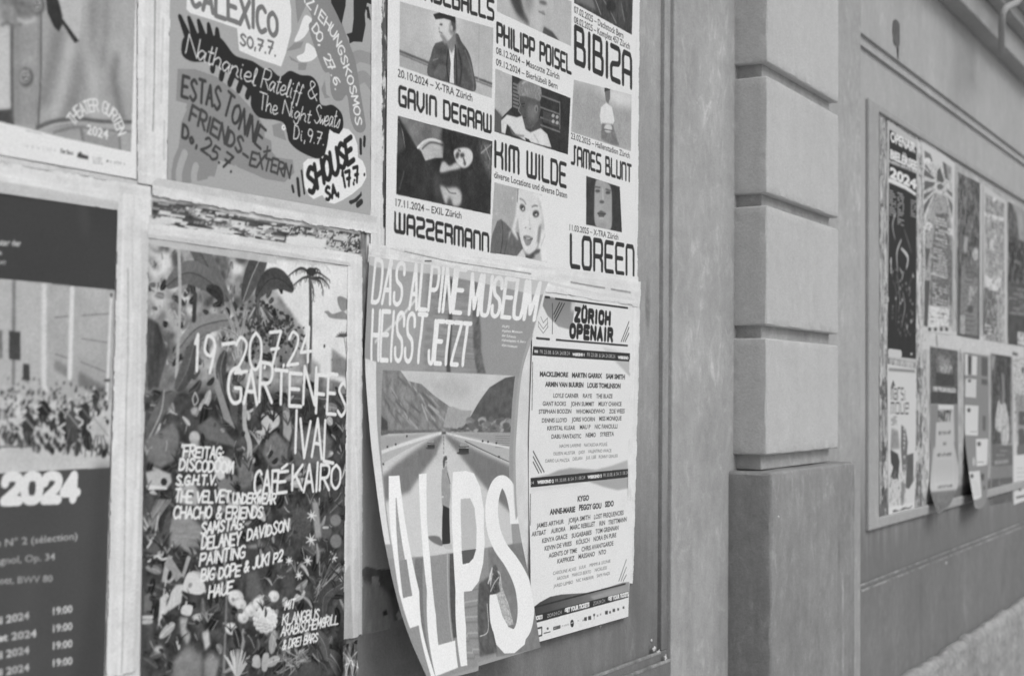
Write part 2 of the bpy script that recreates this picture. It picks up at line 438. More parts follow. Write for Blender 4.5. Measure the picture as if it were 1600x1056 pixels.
# ---- lettering: a hand-cut alphabet and a techno alphabet drawn as strokes in a unit box
HAND = {
    'A': '0,0 .5,1 1,0|.2,.36 .8,.36', 'B': '0,0 0,1|~0,1 .75,.97 .8,.65 .05,.52|~.05,.52 .95,.45 .9,.06 0,0', 'C': '~.95,.85 .6,1 .1,.8 .03,.3 .4,0 .95,.14',
    'D': '0,0 0,1|~0,1 .65,.92 .98,.5 .65,.08 0,0', 'E': '1,1 0,1 0,0 1,0|0,.52 .8,.52', 'F': '1,1 0,1 0,0|0,.5 .8,.5', 'G': '~.95,.85 .6,1 .1,.8 .03,.3 .4,0 .92,.08 .95,.42|.5,.42 .95,.42',
    'H': '0,0 0,1|1,0 1,1|0,.5 1,.5', 'I': '.5,0 .5,1', 'J': '1,1 .85,1|~.85,1 .85,.2 .4,0 0,.15', 'K': '0,0 0,1|1,1 0,.42|.3,.6 1,0', 'L': '0,1 0,0 1,0', 'M': '0,0 .12,1 .5,.3 .88,1 1,0',
    'N': '0,0 0,1 1,0 1,1', 'O': '~.5,1 .95,.75 .95,.25 .5,0 .05,.25 .05,.75 .5,1', 'P': '0,0 0,1|~0,1 .8,.97 .95,.72 .7,.48 0,.45', 'Q': '~.5,1 .95,.7 .9,.2 .5,0 .05,.25 .05,.75 .5,1|.6,.3 1,-.05',
    'R': '0,0 0,1|~0,1 .8,.97 .95,.72 .7,.5 0,.47|.35,.47 1,0', 'S': '~.92,.86 .5,1 .08,.78 .5,.52 .93,.25 .5,0 .03,.14', 'T': '0,1 1,1|.5,1 .5,0', 'U': '~0,1 .02,.25 .5,0 .98,.25 1,1', 'V': '0,1 .5,0 1,1',
    'W': '0,1 .25,0 .5,.8 .75,0 1,1', 'X': '0,0 1,1|0,1 1,0', 'Y': '0,1 .5,.45 1,1|.5,.45 .5,0', 'Z': '0,1 1,1 0,0 1,0', '0': '~.5,1 .95,.75 .95,.25 .5,0 .05,.25 .05,.75 .5,1', '1': '.1,.75 .5,1 .5,0',
    '2': '~.05,.8 .4,1 .9,.8 .7,.45 0,0|0,0 1,0', '3': '~.05,.9 .6,1 .85,.75 .35,.52|~.35,.52 .95,.4 .7,0 .0,.08', '4': '.7,0 .7,1 0,.3 1,.3', '5': '.9,1 .2,1 .1,.55|~.1,.55 .7,.62 .95,.3 .5,0 .0,.1',
    '6': '~.85,.95 .3,.75 .05,.3 .4,0 .9,.2 .7,.5 .1,.35', '7': '0,1 1,1 .3,0|.15,.5 .85,.5', '8': '~.5,1 .9,.78 .5,.53 .05,.25 .5,0 .95,.25 .5,.53 .1,.78 .5,1', '9': '~.95,.65 .6,.45 .1,.6 .3,.98 .85,.9 .95,.6 .6,0',
    '&': '~1,0 .3,.7 .4,1 .75,.85 .1,.3 .4,0 1,.4', '+': '0,.4 .9,.4|.45,.05 .45,.75', '-': '0,.42 .9,.42', '.': '.4,0 .5,.04', ',': '.5,.08 .3,-.15', ':': '.4,.1 .5,.14|.4,.6 .5,.64', "'": '.5,1 .4,.8', '!': '.5,1 .5,.3|.45,0 .5,.04',
    'a': '~.85,.45 .4,.55 .05,.25 .35,0 .8,.4|~.85,.5 .8,.1 1,0', 'd': '~.75,.4 .4,.52 .05,.2 .4,0 .8,.35|~.95,1 .8,.3 1,0', 'e': '~.05,.22 .7,.3 .75,.5 .35,.52 .05,.2 .4,0 1,.15', 'f': '~.95,.85 .65,1 .45,.5 .3,-.3 .1,-.2|.1,.45 .8,.5',
    'g': '~.8,.45 .4,.55 .05,.25 .35,.02 .8,.4|~.85,.5 .8,-.2 .4,-.38 .05,-.2', 'h': '0,0 .1,1|~.05,.3 .5,.55 .8,.4 .75,.1 1,0', 'i': '~.3,.5 .35,.1 .7,0|.4,.72 .45,.76', 'l': '~.1,.1 .7,.8 .5,1 .3,.7 .4,.05 .9,.05',
    'n': '0,0 .1,.5|~.05,.3 .5,.55 .8,.4 .75,.1 1,0', 't': '~.5,.95 .4,.15 .6,0 .9,.1|.1,.62 .9,.66', 'w': '~.0,.5 .15,.05 .5,.3 .75,.02 1,.5', 's': '~.1,.1 .6,.5 .7,.3 .5,0 .1,.05', 'r': '0,0 .1,.5|~.05,.3 .5,.55 .9,.45', 'o': '~.4,.5 .8,.25 .4,0 .05,.25 .4,.5',
}
NARROW = {'I': .3, '.': .3, ',': .35, ':': .35, "'": .3, '1': .5, 'i': .45, 'l': .45, '!': .3, ' ': .55, 'J': .7, 'M': 1.15, 'W': 1.2, 't': .6, 'f': .6, '-': .7}
TECH = dict(HAND)
TECH.update({
    'A': '0,0 0,.85 .15,1 .85,1 1,.85 1,0|0,.42 1,.42', 'B': '.0,0 0,1 .75,1 .85,.9 .85,.62 .75,.53 0,.53|.75,.53 1,.43 1,.1 .9,0 0,0', 'C': '1,1 .15,1 0,.88 0,.12 .15,0 1,0', 'D': '0,0 0,1 .8,1 1,.82 1,.18 .8,0 0,0',
    'E': '1,1 .12,1 0,.9 0,.1 .12,0 1,0|0,.52 .85,.52', 'G': '1,1 .15,1 0,.88 0,.12 .15,0 .95,0 1,.1 1,.5 .55,.5', 'I': '.5,0 .5,1', 'J': '1,1 .7,1|.7,1 .7,.12 .55,0 0,0', 'K': '0,0 0,1|1,1 1,.75 .8,.55 0,.55|.8,.55 1,.4 1,0', 'L': '0,1 0,.1 .1,0 1,0',
    'M': '0,0 0,.9 .1,1 .9,1 1,.9 1,0|.5,1 .5,0', 'N': '0,0 0,.9 .1,1 .85,1 1,.85 1,0', 'O': '.15,1 .85,1 1,.88 1,.12 .85,0 .15,0 0,.12 0,.88 .15,1', 'P': '0,0 0,1 .85,1 1,.9 1,.52 .85,.42 0,.42', 'R': '0,0 0,1 .85,1 1,.9 1,.56 .85,.46 0,.46|.7,.46 1,.3 1,0',
    'S': '1,1 .15,1 0,.9 0,.62 .15,.53 .85,.48 1,.38 1,.1 .85,0 0,0', 'T': '0,1 1,1|.5,1 .5,0', 'U': '0,1 0,.12 .12,0 .88,0 1,.12 1,1', 'V': '0,1 0,.3 .4,0 .6,0 1,.3 1,1', 'W': '0,1 0,.1 .1,0 .9,0 1,.1 1,1|.5,0 .5,1',
    'Z': '0,1 .88,1 1,.9 1,.62 .85,.53 .15,.47 0,.38 0,.1 .1,0 1,0', 'H': '0,0 0,1|1,0 1,1|0,.5 1,.5'})
# plain grotesque capitals and figures for headlines
GROT = dict(HAND)
GROT.update({
    'O': '~.5,1 .82,.93 1,.72 1,.28 .82,.07 .5,0 .18,.07 0,.28 0,.72 .18,.93 .5,1', 'C': '~1,.7 .9,.93 .5,1 .12,.93 0,.7 0,.3 .12,.07 .5,0 .9,.07 1,.3', 'G': '~1,.72 .9,.93 .5,1 .12,.93 0,.7 0,.3 .12,.07 .5,0 .9,.07 1,.28 1,.45|1,.45 .55,.45|1,.4 1,0',
    'S': '~.95,.74 .85,.93 .5,1 .12,.92 .03,.74 .2,.57 .5,.5 .82,.42 .97,.24 .85,.07 .5,0 .12,.07 .03,.26', 'U': '0,1 0,.3|~0,.3 .12,.05 .5,0 .88,.05 1,.3|1,.3 1,1', 'J': '1,1 1,.25|~1,.25 .85,.03 .45,0 .1,.06 0,.28',
    'D': '0,0 0,1 .5,1|~.5,1 .85,.93 1,.7 1,.3 .85,.07 .5,0|.5,0 0,0', 'P': '0,0 0,1 .6,1|~.6,1 .9,.95 1,.75 .9,.52 .6,.46|.6,.46 0,.46', 'R': '0,0 0,1 .6,1|~.6,1 .9,.95 1,.75 .9,.54 .6,.48|.6,.48 0,.48|.6,.48 1,0',
    'B': '0,.5 0,1 .55,1|~.55,1 .85,.95 .92,.76 .85,.57 .55,.52|.55,.52 0,.52|~.55,.52 .9,.45 1,.26 .88,.05 .55,0|.55,0 0,0 0,.5', 'M': '0,0 0,1 .5,.15 1,1 1,0', 'A': '0,0 .5,1 1,0|.18,.32 .82,.32', 'E': '1,1 0,1 0,0 1,0|0,.52 .9,.52', 'N': '0,0 0,1 1,0 1,1',
    'Ü': '0,1 0,.3|~0,.3 .12,.05 .5,0 .88,.05 1,.3|1,.3 1,1|.25,1.25 .25,1.27|.75,1.25 .75,1.27', '2': '~.02,.72 .12,.93 .5,1 .9,.92 .98,.72 .85,.5 .4,.22 0,0|0,0 1,0', '0': '~.5,1 .85,.93 1,.65 1,.35 .85,.07 .5,0 .15,.07 0,.35 0,.65 .15,.93 .5,1', '4': '.72,0 .72,1 0,.28 1,.28', '1': '.1,.72 .5,1 .5,0', '3': '~.03,.78 .2,.95 .55,1 .88,.9 .9,.65 .7,.54 .4,.52|~.4,.52 .8,.48 1,.28 .85,.06 .5,0 .15,.06 0,.25', '7': '0,1 1,1 .35,0', ' ': ''})
_gc = {}


def glyph(font, ch):
    k = (id(font), ch)
    if k not in _gc:
        st = []
        for s in font.get(ch, '').split('|'):
            if not s: continue
            cv = s[0] == '~'
            p = [tuple(float(v) for v in a.split(',')) for a in s.lstrip('~').split()]
            st.append(catmull(p, 6) if cv else np.array(p))
        _gc[k] = st
    return _gc[k]


_tc = {}


def type_tris(s, bold=0.0):
    """outline text as triangles, unit cap height, x from 0 to width"""
    k = (s, bold)
    if k not in _tc:
        cu = bpy.data.curves.new('t', 'FONT'); cu.body = s; cu.size = 1; cu.offset = bold; cu.resolution_u = 3
        o = bpy.data.objects.new('t', cu); me = o.to_mesh()
        v = np.empty(len(me.vertices) * 3); me.vertices.foreach_get('co', v); v = v.reshape(-1, 3)[:, :2]
        me.calc_loop_triangles(); t = np.empty(len(me.loop_triangles) * 3, int); me.loop_triangles.foreach_get('vertices', t)
        o.to_mesh_clear(); bpy.data.objects.remove(o); bpy.data.curves.remove(cu)
        v = v / 0.727; v[:, 0] -= v[:, 0].min()
        _tc[k] = (v[t].reshape(-1, 3, 2), v[:, 0].max())
    return _tc[k]


class Sheet:
    def __init__(s, tl, tr, br, bl, res=1.0, resx=None, Y=-0.004, g=218, fn=None, Yfn=None, wmm=None, hmm=None):
        s.c = np.array([tl, tr, br, bl], float); s.Y = Y; s.Yfn = Yfn
        P = on_y(s.c[:, 0], s.c[:, 1], Y)
        s.W = wmm or 500 * (np.linalg.norm(P[1] - P[0]) + np.linalg.norm(P[2] - P[3]))
        s.H = hmm or 500 * (np.linalg.norm(P[3] - P[0]) + np.linalg.norm(P[2] - P[1]))
        s.nx = max(int(s.W / (resx or res)), 4); s.ny = max(int(s.H / res), 4)
        s.kx = s.nx / s.W; s.ky = s.ny / s.H
        s.Hm = homog(s.c, [(0, 0), (1, 0), (1, 1), (0, 1)]); s.Hi = np.linalg.inv(s.Hm)
        s.fn = fn
        s.img = np.full((s.ny, s.nx), float(g)); s.al = np.ones((s.ny, s.nx), bool)
        s.clip = None; s.vw = (0, 0, 1.0); s.parts = []

    # pixel of the photograph <-> sheet
    def to_px(s, st):
        return s.fn(st) if s.fn else hap(s.Hi, st)

    def to_st(s, p):
        p = np.asarray(p, float)
        st = hap(s.Hm, p)
        if s.fn:
            e = 1e-3
            for _ in range(14):
                f = s.fn(st) - p
                dx = (s.fn(st + [e, 0]) - f - p) / e; dy = (s.fn(st + [0, e]) - f - p) / e
                det = dx[:, 0] * dy[:, 1] - dx[:, 1] * dy[:, 0]
                st = st - np.stack([(f[:, 0] * dy[:, 1] - f[:, 1] * dy[:, 0]) / det, (f[:, 1] * dx[:, 0] - f[:, 0] * dx[:, 1]) / det], 1) * .8
        return st

    def view(s, x=0, y=0, k=1.0): s.vw = (x, y, k); return s

    def mm(s, pts):
        p = np.asarray(pts, float).reshape(-1, 2) / s.vw[2] + s.vw[:2]
        return s.to_st(p) * [s.W, s.H]

    # --- coverage of polygons given in mm
    def cover(s, polys, pad=0):
        if any(np.isnan(p).any() for p in polys): raise ValueError('nan')
        E = []
        for p in polys:
            q = p * [s.kx * SS, s.ky * SS]; E.append(np.c_[q, np.roll(q, -1, 0)])
        E = np.concatenate(E)
        x0 = int(np.floor(min(E[:, 0].min(), E[:, 2].min()) / SS)) - pad; x1 = int(np.ceil(max(E[:, 0].max(), E[:, 2].max()) / SS)) + pad + 1
        y0 = int(np.floor(min(E[:, 1].min(), E[:, 3].min()) / SS)) - pad; y1 = int(np.ceil(max(E[:, 1].max(), E[:, 3].max()) / SS)) + pad + 1
        x0 = max(x0, 0); y0 = max(y0, 0); x1 = min(x1, s.nx); y1 = min(y1, s.ny)
        if x1 <= x0 or y1 <= y0: return None
        w, h = (x1 - x0) * SS, (y1 - y0) * SS
        ax, ay, bx, by = E[:, 0] - x0 * SS, E[:, 1] - y0 * SS, E[:, 2] - x0 * SS, E[:, 3] - y0 * SS
        d = np.sign(by - ay); lo = np.minimum(ay, by); hi = np.maximum(ay, by)
        r0 = np.clip(np.ceil(lo - .5).astype(int), 0, h); r1 = np.clip(np.ceil(hi - .5).astype(int), 0, h)
        n = np.maximum(r1 - r0, 0); k = n > 0
        if not k.any(): return None
        ax, ay, bx, by, d, r0, n = (a[k] for a in (ax, ay, bx, by, d, r0, n))
        rep = np.repeat(np.arange(len(n)), n); row = np.arange(n.sum()) - np.repeat(np.cumsum(n) - n, n) + r0[rep]
        xc = ax[rep] + (row + .5 - ay[rep]) / (by[rep] - ay[rep]) * (bx[rep] - ax[rep])
        col = np.clip(np.ceil(xc - .5).astype(int), 0, w)
        acc = np.bincount(row * (w + 1) + col, weights=d[rep], minlength=h * (w + 1)).reshape(h, w + 1)
        m = np.abs(np.cumsum(acc, 1)[:, :w]) > .5
        return x0, y0, m.reshape(y1 - y0, SS, x1 - x0, SS).mean((1, 3))

    def put(s, polys, g, a=1.0, soft=0, tex=0, tcell=6, seed=0):
        pad = int(3 * soft * max(s.kx, s.ky)) + 2 if soft else 0
        r = s.cover(polys, pad)
        if r is None: return
        x0, y0, c = r; h, w = c.shape
        if soft: c = gblur(c, soft * s.ky, soft * s.kx)
        if s.clip is not None: c = c * s.clip[y0:y0 + h, x0:x0 + w]
        if isinstance(g, tuple):
            g0, g1 = g[:2]
            g = np.linspace(g0, g1, h)[:, None] if len(g) == 2 else np.linspace(g0, g1, w)[None]
        if tex:
            tc = (tcell[0] * s.ky, tcell[1] * s.kx) if isinstance(tcell, tuple) else (tcell * s.ky, tcell * s.kx)
            g = g + (fbm(h, w, tc, seed) - .5) * 2 * tex
        v = s.img[y0:y0 + h, x0:x0 + w]
        v[:] = v * (1 - c * a) + g * c * a

    def poly(s, pts, g, curve=False, **k):
        p = np.asarray(pts, float).reshape(-1, 2)
        if curve: p = catmull(p, 6, True)
        s.put([s.mm(p)], g, **k); return s

    def ell(s, x, y, rx, ry, g, rot=0, **k):
        t = np.linspace(0, 2 * np.pi, 40, endpoint=False); c, q = math.cos(rot), math.sin(rot)
        a, b = rx * np.cos(t), ry * np.sin(t)
        s.put([s.mm(np.c_[x + a * c - b * q, y + a * q + b * c])], g, **k); return s

    @staticmethod
    def thick(lines, w):
        """outlines of round-jointed strokes, all the same way round"""
        out = []; t = np.linspace(0, 2 * np.pi, 9)[:-1]
        for ln in lines:
            ww = np.full(len(ln), w / 2.0) if np.isscalar(w) else np.interp(np.linspace(0, 1, len(ln)), np.linspace(0, 1, len(w)), np.asarray(w) / 2.0)
            for i in range(len(ln)):
                out.append(np.c_[ln[i, 0] + ww[i] * np.cos(t), ln[i, 1] + ww[i] * np.sin(t)])
                if i < len(ln) - 1:
                    d = ln[i + 1] - ln[i]; l = np.hypot(*d)
                    if l < 1e-6: continue
                    n = np.array([-d[1], d[0]]) / l
                    out.append(np.array([ln[i] + n * -ww[i], ln[i + 1] + n * -ww[i + 1], ln[i + 1] + n * ww[i + 1], ln[i] + n * ww[i]]))
        return out

    def line(s, pts, w, g, curve=False, **k):
        p = np.asarray(pts, float).reshape(-1, 2)
        if curve: p = catmull(p, 8)
        s.put(s.thick([s.mm(p)], w), g, **k); return s

    def frame(s, p0, p1, top):
        a, b, c = s.mm([p0, p1, top]); return a, b - a, c - a

    def type(s, txt, p0, p1, top, g, bold=0.0, **k):
        """typeset line: p0/p1 ends of the base line, top = cap line above p0"""
        a, ex, ey = s.frame(p0, p1, top); T, w = type_tris(txt, bold)
        q = a + T[..., :1] / w * ex + T[..., 1:] * ey
        s.put(list(q), g, **k); return s

    def letters(s, txt, p0, p1, top, g, w, font=None, gap=.28, jit=0.0, seed=0, **k):
        """stroke lettering between p0 and p1; w stroke width in mm"""
        font = font or HAND; r = random.Random(seed)
        a, ex, ey = s.frame(p0, p1, top)
        ws = [NARROW.get(c, .8 if c.islower() else 1.0) for c in txt]
        if font is TECH: ws = [.18 if c == 'I' else (1.35 if c in 'MW' else (.5 if c == ' ' else 1.0)) for c in txt]
        tot = sum(ws) + gap * (len(txt) - 1); x = 0; lines = []
        for c, cw in zip(txt, ws):
            j = 1 + jit * r.uniform(-1, 1); dy = jit * .5 * r.uniform(-1, 1); sh = jit * r.uniform(-.6, .6)
            for st in glyph(font, c):
                u = (x + (st[:, 0] + sh * (st[:, 1] - .5)) * cw) / tot; v = st[:, 1] * j + dy
                lines.append(a + u[:, None] * ex + v[:, None] * ey)
            x += cw + gap
        if lines: s.put(s.thick(lines, w), g, **k)
        return s

    def along(s, txt, path, h, g, w, font=None, face=None, flip=1, wid=.62, bold=0.02):
        """letters set one by one along a path (photo pixels); h letter height in mm"""
        p = catmull(s.mm(path), 12); d = np.r_[0, np.cumsum(np.hypot(*np.diff(p, axis=0).T))]; n = len(txt)
        for i, c in enumerate(txt):
            if c == ' ': continue
            u = d[-1] * (i + .5) / n; q = np.array([np.interp(u, d, p[:, 0]), np.interp(u, d, p[:, 1])])
            e = np.array([np.interp(u + 2, d, p[:, 0]), np.interp(u + 2, d, p[:, 1])]) - np.array([np.interp(u - 2, d, p[:, 0]), np.interp(u - 2, d, p[:, 1])])
            e /= np.hypot(*e); up = np.array([e[1], -e[0]]) * flip
            if face:
                T, tw = type_tris(c, bold); cw = d[-1] / n * (.3 if c == 'I' else .86)
                s.put(list(q + (T[..., :1] / max(tw, .01) - .5) * cw * e + (T[..., 1:] - .5) * h * up), g)
            else:
                cw = NARROW.get(c, 1.0) * h * wid
                s.put(s.thick([q + (st[:, :1] - .5) * cw * e + (st[:, 1:] - .5) * h * up for st in glyph(font or HAND, c)], w), g)
        return s

    def within(s, pts):
        """clip later strokes to a picture area"""
        if pts is None: s.clip = None; return s
        r = s.cover([s.mm(pts)]); s.clip = np.zeros_like(s.img)
        if r: s.clip[r[1]:r[1] + r[2].shape[0], r[0]:r[0] + r[2].shape[1]] = r[2]
        return s

    def cut(s, pts, keep=False):
        r = s.cover([s.mm(pts)]); m = np.zeros(s.al.shape, bool)
        if r: m[r[1]:r[1] + r[2].shape[0], r[0]:r[0] + r[2].shape[1]] = r[2] > .5
        s.al &= m if keep else ~m
        return s

    def ragged(s, l=0, t=0, r=0, b=0, seed=1, cell=14):
        """tear the edges: amplitudes in mm"""
        yy = np.arange(s.ny)[:, None] / s.ky; xx = np.arange(s.nx)[None] / s.kx
        def tear(n, a, k): return a * (0.55 * fbm(2, n, (2, cell * k), seed, 4)[0] ** 1.3 * 1.6 + .12)
        if l: s.al &= xx > tear(s.ny, l, s.ky)[:, None]; seed += 1
        if r: s.al &= s.W - xx > tear(s.ny, r, s.ky)[:, None]; seed += 1
        if t: s.al &= yy > tear(s.nx, t, s.kx)[None]; seed += 1
        if b: s.al &= s.H - yy > tear(s.nx, b, s.kx)[None]
        return s

    def wear(s, amp=3, cell=40, seed=3):
        s.img += (fbm(s.ny, s.nx, (cell * s.ky, cell * s.kx), seed) - .5) * 2 * amp; return s

    def tatter(s, pts, g, thr=.5, cell=(5, 18), seed=1, tex=10, a=1.0):
        """torn remains: a ragged cut-out of a polygon"""
        r = s.cover([s.mm(pts)], 2)
        if r is None: return s
        x0, y0, c = r; h, w = c.shape; f = fbm(h, w, (max(cell[0] * s.ky, 1.2), max(cell[1] * s.kx, 1.2)), seed, 4)
        m = np.clip((f - thr) / .05, 0, 1) * c * a; gg = g + (fbm(h, w, (4 * s.ky, 6 * s.kx), seed + 5) - .5) * 2 * tex
        v = s.img[y0:y0 + h, x0:x0 + w]; v[:] = v * (1 - m) + gg * m
        return s

    def soften(s, pts, mm_=1.0, amp=6, cell=3, seed=1):
        """a printed photograph: slightly soft, with tonal grain"""
        r = s.cover([s.mm(pts)])
        x0, y0, c = r; h, w = c.shape; v = s.img[y0:y0 + h, x0:x0 + w]
        wt = gblur(c, mm_ * s.ky, mm_ * s.kx) + 1e-6
        b = gblur(v * c, mm_ * s.ky, mm_ * s.kx) / wt + (fbm(h, w, (cell * s.ky, cell * s.kx), seed, 3) - .5) * 2 * amp + (fbm(h, w, (22 * s.ky, 22 * s.kx), seed + 3, 3) - .5) * 2 * amp
        v[:] = v * (1 - c) + b * c
        return s

    def smudge(s, a, b, h, g, seed=1, w=1.0):
        """a line of print too small to read: little dark marks"""
        r = random.Random(seed); a, b = s.mm([a, b]); L = np.hypot(*(b - a)); e = (b - a) / L; u = np.array([e[1], -e[0]]); x = 0
        while x < L:
            k = r.uniform(.5, 1.0) * h; q = a + e * x
            s.put(s.thick([np.array([q, q + u * k, q + u * k * .6 + e * h * .35])], w), g); x += h * r.choice([.55, .65, .75, 1.3])
        return s

    def part(s, name, pts): s.parts.append((name, s.mm(pts))); return s

    def build(s, name, mat, label=None, cat=None, group=None, bump=0.6, bcell=60, seed=0, kind=None, parent=None):
        nx, ny = s.nx, s.ny
        S, T = np.meshgrid((np.arange(nx) + .5) / nx, (np.arange(ny) + .5) / ny)
        px = s.to_px(np.c_[S.ravel(), T.ravel()])
        bump *= .75
        off = (fbm(ny, nx, (bcell * s.ky, bcell * s.kx), 900 + seed, 4) - .5) * bump * 2e-3
        off += (fbm(ny, nx, (bcell * 4 * s.ky, bcell * .5 * s.kx), 950 + seed, 2) - .5) * bump * 1e-3
        Y = (s.Y * .55 + off).ravel()
        if s.Yfn is not None: Y = Y + s.Yfn(S.ravel(), T.ravel())
        V = on_y(px[:, 0], px[:, 1], Y)
        col = np.clip(lin(s.img) * KAL - .012, .012, .86).astype(np.float32).ravel()
        idx = np.arange(nx * ny).reshape(ny, nx)
        F = np.stack([idx[1:, :-1], idx[1:, 1:], idx[:-1, 1:], idx[:-1, :-1]], -1)
        ok = s.al[1:, :-1] & s.al[1:, 1:] & s.al[:-1, 1:] & s.al[:-1, :-1]
        pid = np.zeros(ok.shape, int)
        for k, (pn, poly) in enumerate(s.parts):
            r = s.cover([poly])
            if r is None: continue
            m = np.zeros(s.al.shape, bool); m[r[1]:r[1] + r[2].shape[0], r[0]:r[0] + r[2].shape[1]] = r[2] > .5
            pid[m[:-1, :-1]] = k + 1
        root = None
        for k, pn in enumerate([name] + [p[0] for p in s.parts]):
            f = F[ok & (pid == k)]
            if not len(f): continue
            u, inv = np.unique(f, return_inverse=True); f = inv.reshape(-1, 4)
            me = bpy.data.meshes.new(pn); me.vertices.add(len(u)); me.vertices.foreach_set('co', V[u].astype(np.float32).ravel())
            me.loops.add(f.size); me.loops.foreach_set('vertex_index', f.ravel().astype(np.int32))
            me.polygons.add(len(f)); me.polygons.foreach_set('loop_start', np.arange(0, f.size, 4, dtype=np.int32))
            me.polygons.foreach_set('loop_total', np.full(len(f), 4, np.int32))
            me.update(calc_edges=True); me.polygons.foreach_set('use_smooth', np.ones(len(f), bool))
            at = me.color_attributes.new('ink', 'FLOAT_COLOR', 'POINT')
            c4 = np.ones((len(u), 4), np.float32); c4[:, :3] = col[u][:, None]; at.data.foreach_set('color', c4.ravel())
            o = bpy.data.objects.new(pn, me); COL.objects.link(o); me.materials.append(mat)
            if k == 0:
                root = o; tag(o, label, cat, group, kind)
                if parent is not None: o.parent = parent
            else: o.parent = root
        return root


M_PRINT = paper_mat('printed_paper')
M_OLD = paper_mat('weathered_paper', rough=0.8, spec=0.1, wrink=0.5)

# ================================================================ left panel: old paper, posters, torn strips
INK = 60
# ---- the layer of old paper behind everything
P = Sheet((-160, -766), (992, -59), (985, 892), (-160, 1169), 2.2, Y=-.0006, g=208)
P.wear(9, 60, 1).wear(7, 14, 2)
band = [(238, 314), (300, 320), (400, 343), (568, 366), (570, 398), (470, 390), (380, 370), (236, 350)]
P.poly(band, 84, tex=30, tcell=(5, 22), seed=3)
P.tatter(band, 204, .56, (4, 26), 12); P.tatter(band, 150, .6, (3, 14), 13); P.tatter([(236, 338), (330, 340), (420, 362), (330, 366), (236, 352)], 206, .42, (5, 40), 15)
P.tatter([(450, 352), (570, 368), (570, 398), (450, 384)], 190, .5, (3, 8), 14)
P.poly([(448, 369), (467, 368), (511, 374), (504, 390), (466, 386), (446, 383)], 214)
P.poly([(588, -60), (607, -60), (605, 120), (603, 205), (606, 280), (603, 356), (592, 356), (595, 220), (596, 100)], 92, tex=26, tcell=(20, 4), seed=5)
P.tatter([(586, -60), (609, -60), (607, 356), (590, 356)], 206, .6, (26, 5), 16)
P.poly([(563, 360), (573, 362), (573, 430), (572, 520), (570, 560), (566, 560), (565, 430)], 120, tex=40, tcell=(16, 4), seed=6)
P.poly([(560, 560), (600, 566), (640, 885), (560, 890)], 178, tex=10, tcell=(40, 10), seed=7)
P.poly([(562, 893), (572, 884), (590, 889), (640, 886), (660, 990), (560, 996)], 108, tex=18, tcell=(14, 14), seed=8)
P.tatter([(562, 900), (640, 900), (650, 985), (562, 996)], 176, .5, (40, 22), 18)
P.poly([(565, 915), (585, 912), (600, 920), (608, 930), (614, 960), (612, 984), (563, 994)], 152, curve=True, tex=24, tcell=(30, 8), seed=9, soft=3)
P.poly([(598, 955), (604, 952), (606, 960), (599, 962)], 70, soft=1)
P.poly([(610, 972), (640, 962), (640, 976), (610, 985)], 140)
P.poly([(632, 392), (700, 404), (760, 418), (860, 432), (860, 440), (700, 412), (640, 400)], 95, tex=30)
tag(P.build('paper_layer', M_OLD, None, None, bump=.4, seed=1), 'layer of old white torn poster paper pasted behind the large posters', 'old paper')

# ---- theatre poster with a denim jacket
A = Sheet((-160, -243), (214, -100), (214, 281), (-160, 214), 1.15, Y=-.004, g=221)
pic = [(-170, -260), (213, -100), (212, 0), (205, 238), (100, 216), (0, 190), (-170, 152)]
A.within(pic).poly(pic, 160, tex=6, tcell=60)
A.poly([(-170, -260), (22, -120), (20, 40), (19, 120), (21, 195), (-170, 160)], (176, 192), soft=2)
A.poly([(-170, 140), (0, 172), (20, 170), (20, 200), (-170, 160)], 78, soft=1)
for pts, w, g, sf in [([(150, -100), (140, 40), (120, 130), (102, 190)], 18, 140, 9), ([(185, 90), (178, 120), (186, 165), (192, 190)], 9, 128, 5), ([(130, -60), (132, 60), (146, 120), (150, 180)], 14, 172, 8), ([(110, 60), (100, 130), (85, 180)], 10, 176, 6), ([(92, 50), (80, 110), (66, 160)], 14, 138, 7), ([(200, -80), (196, 60), (204, 150)], 16, 166, 8), ([(170, -90), (165, 50), (160, 100)], 8, 148, 5)]:
    A.line(pts, w, g + (8 if g > 160 else -14), curve=True, soft=sf * .8, a=.9)
A.poly([(20, 44), (62, 24), (63, 100), (60, 196), (21, 192)], 152, tex=9, tcell=(8, 5), seed=4)
A.line([(19, 40), (19, 110), (20, 194)], 4, 74, curve=True, soft=.8)
A.line([(64, 22), (64, 110), (60, 196)], 2.4, 96, soft=.6); A.line([(60, 22), (59, 110), (56, 196)], .8, 132)
for cx, cy in ((40, 121), (58, 9)):
    A.ell(cx, cy, 12, 15, 84, soft=1.6); A.ell(cx - 1, cy - 1, 9, 11, 158, soft=1); A.ell(cx, cy, 5.5, 7, 96, soft=.8)
    for dx, dy in ((-2, -3), (2, 2), (3, -3), (-1, 3)): A.ell(cx + dx, cy + dy, 1.3, 1.6, 200)
A.poly([(0, 36), (22, 42), (36, 34), (58, 24), (48, -20), (-10, -40)], 128, tex=30, tcell=9, seed=5, soft=4)
A.line([(2, 40), (12, 36), (22, 42), (34, 38)], 2.5, 100, curve=True, soft=1.2); A.line([(28, 30), (40, 36), (56, 30)], 3, 188, curve=True, soft=1.5)
A.poly([(66, -50), (74, 20), (84, 42), (92, 50), (98, 38), (117, 68), (124, 64), (98, 16), (86, -10), (80, -60)], 60, soft=.7)
A.poly([(20, 44), (34, 36), (30, 196), (21, 194)], 138, soft=3); A.line([(98, 28), (123, 62)], 1.2, 206, soft=.3)
for k in range(60): A.line([(30 + (k * 37) % 175, 20 + (k * 53) % 170), (32 + (k * 37) % 175, 30 + (k * 53) % 170)], .8, 140 + (k * 29) % 50, a=.5)
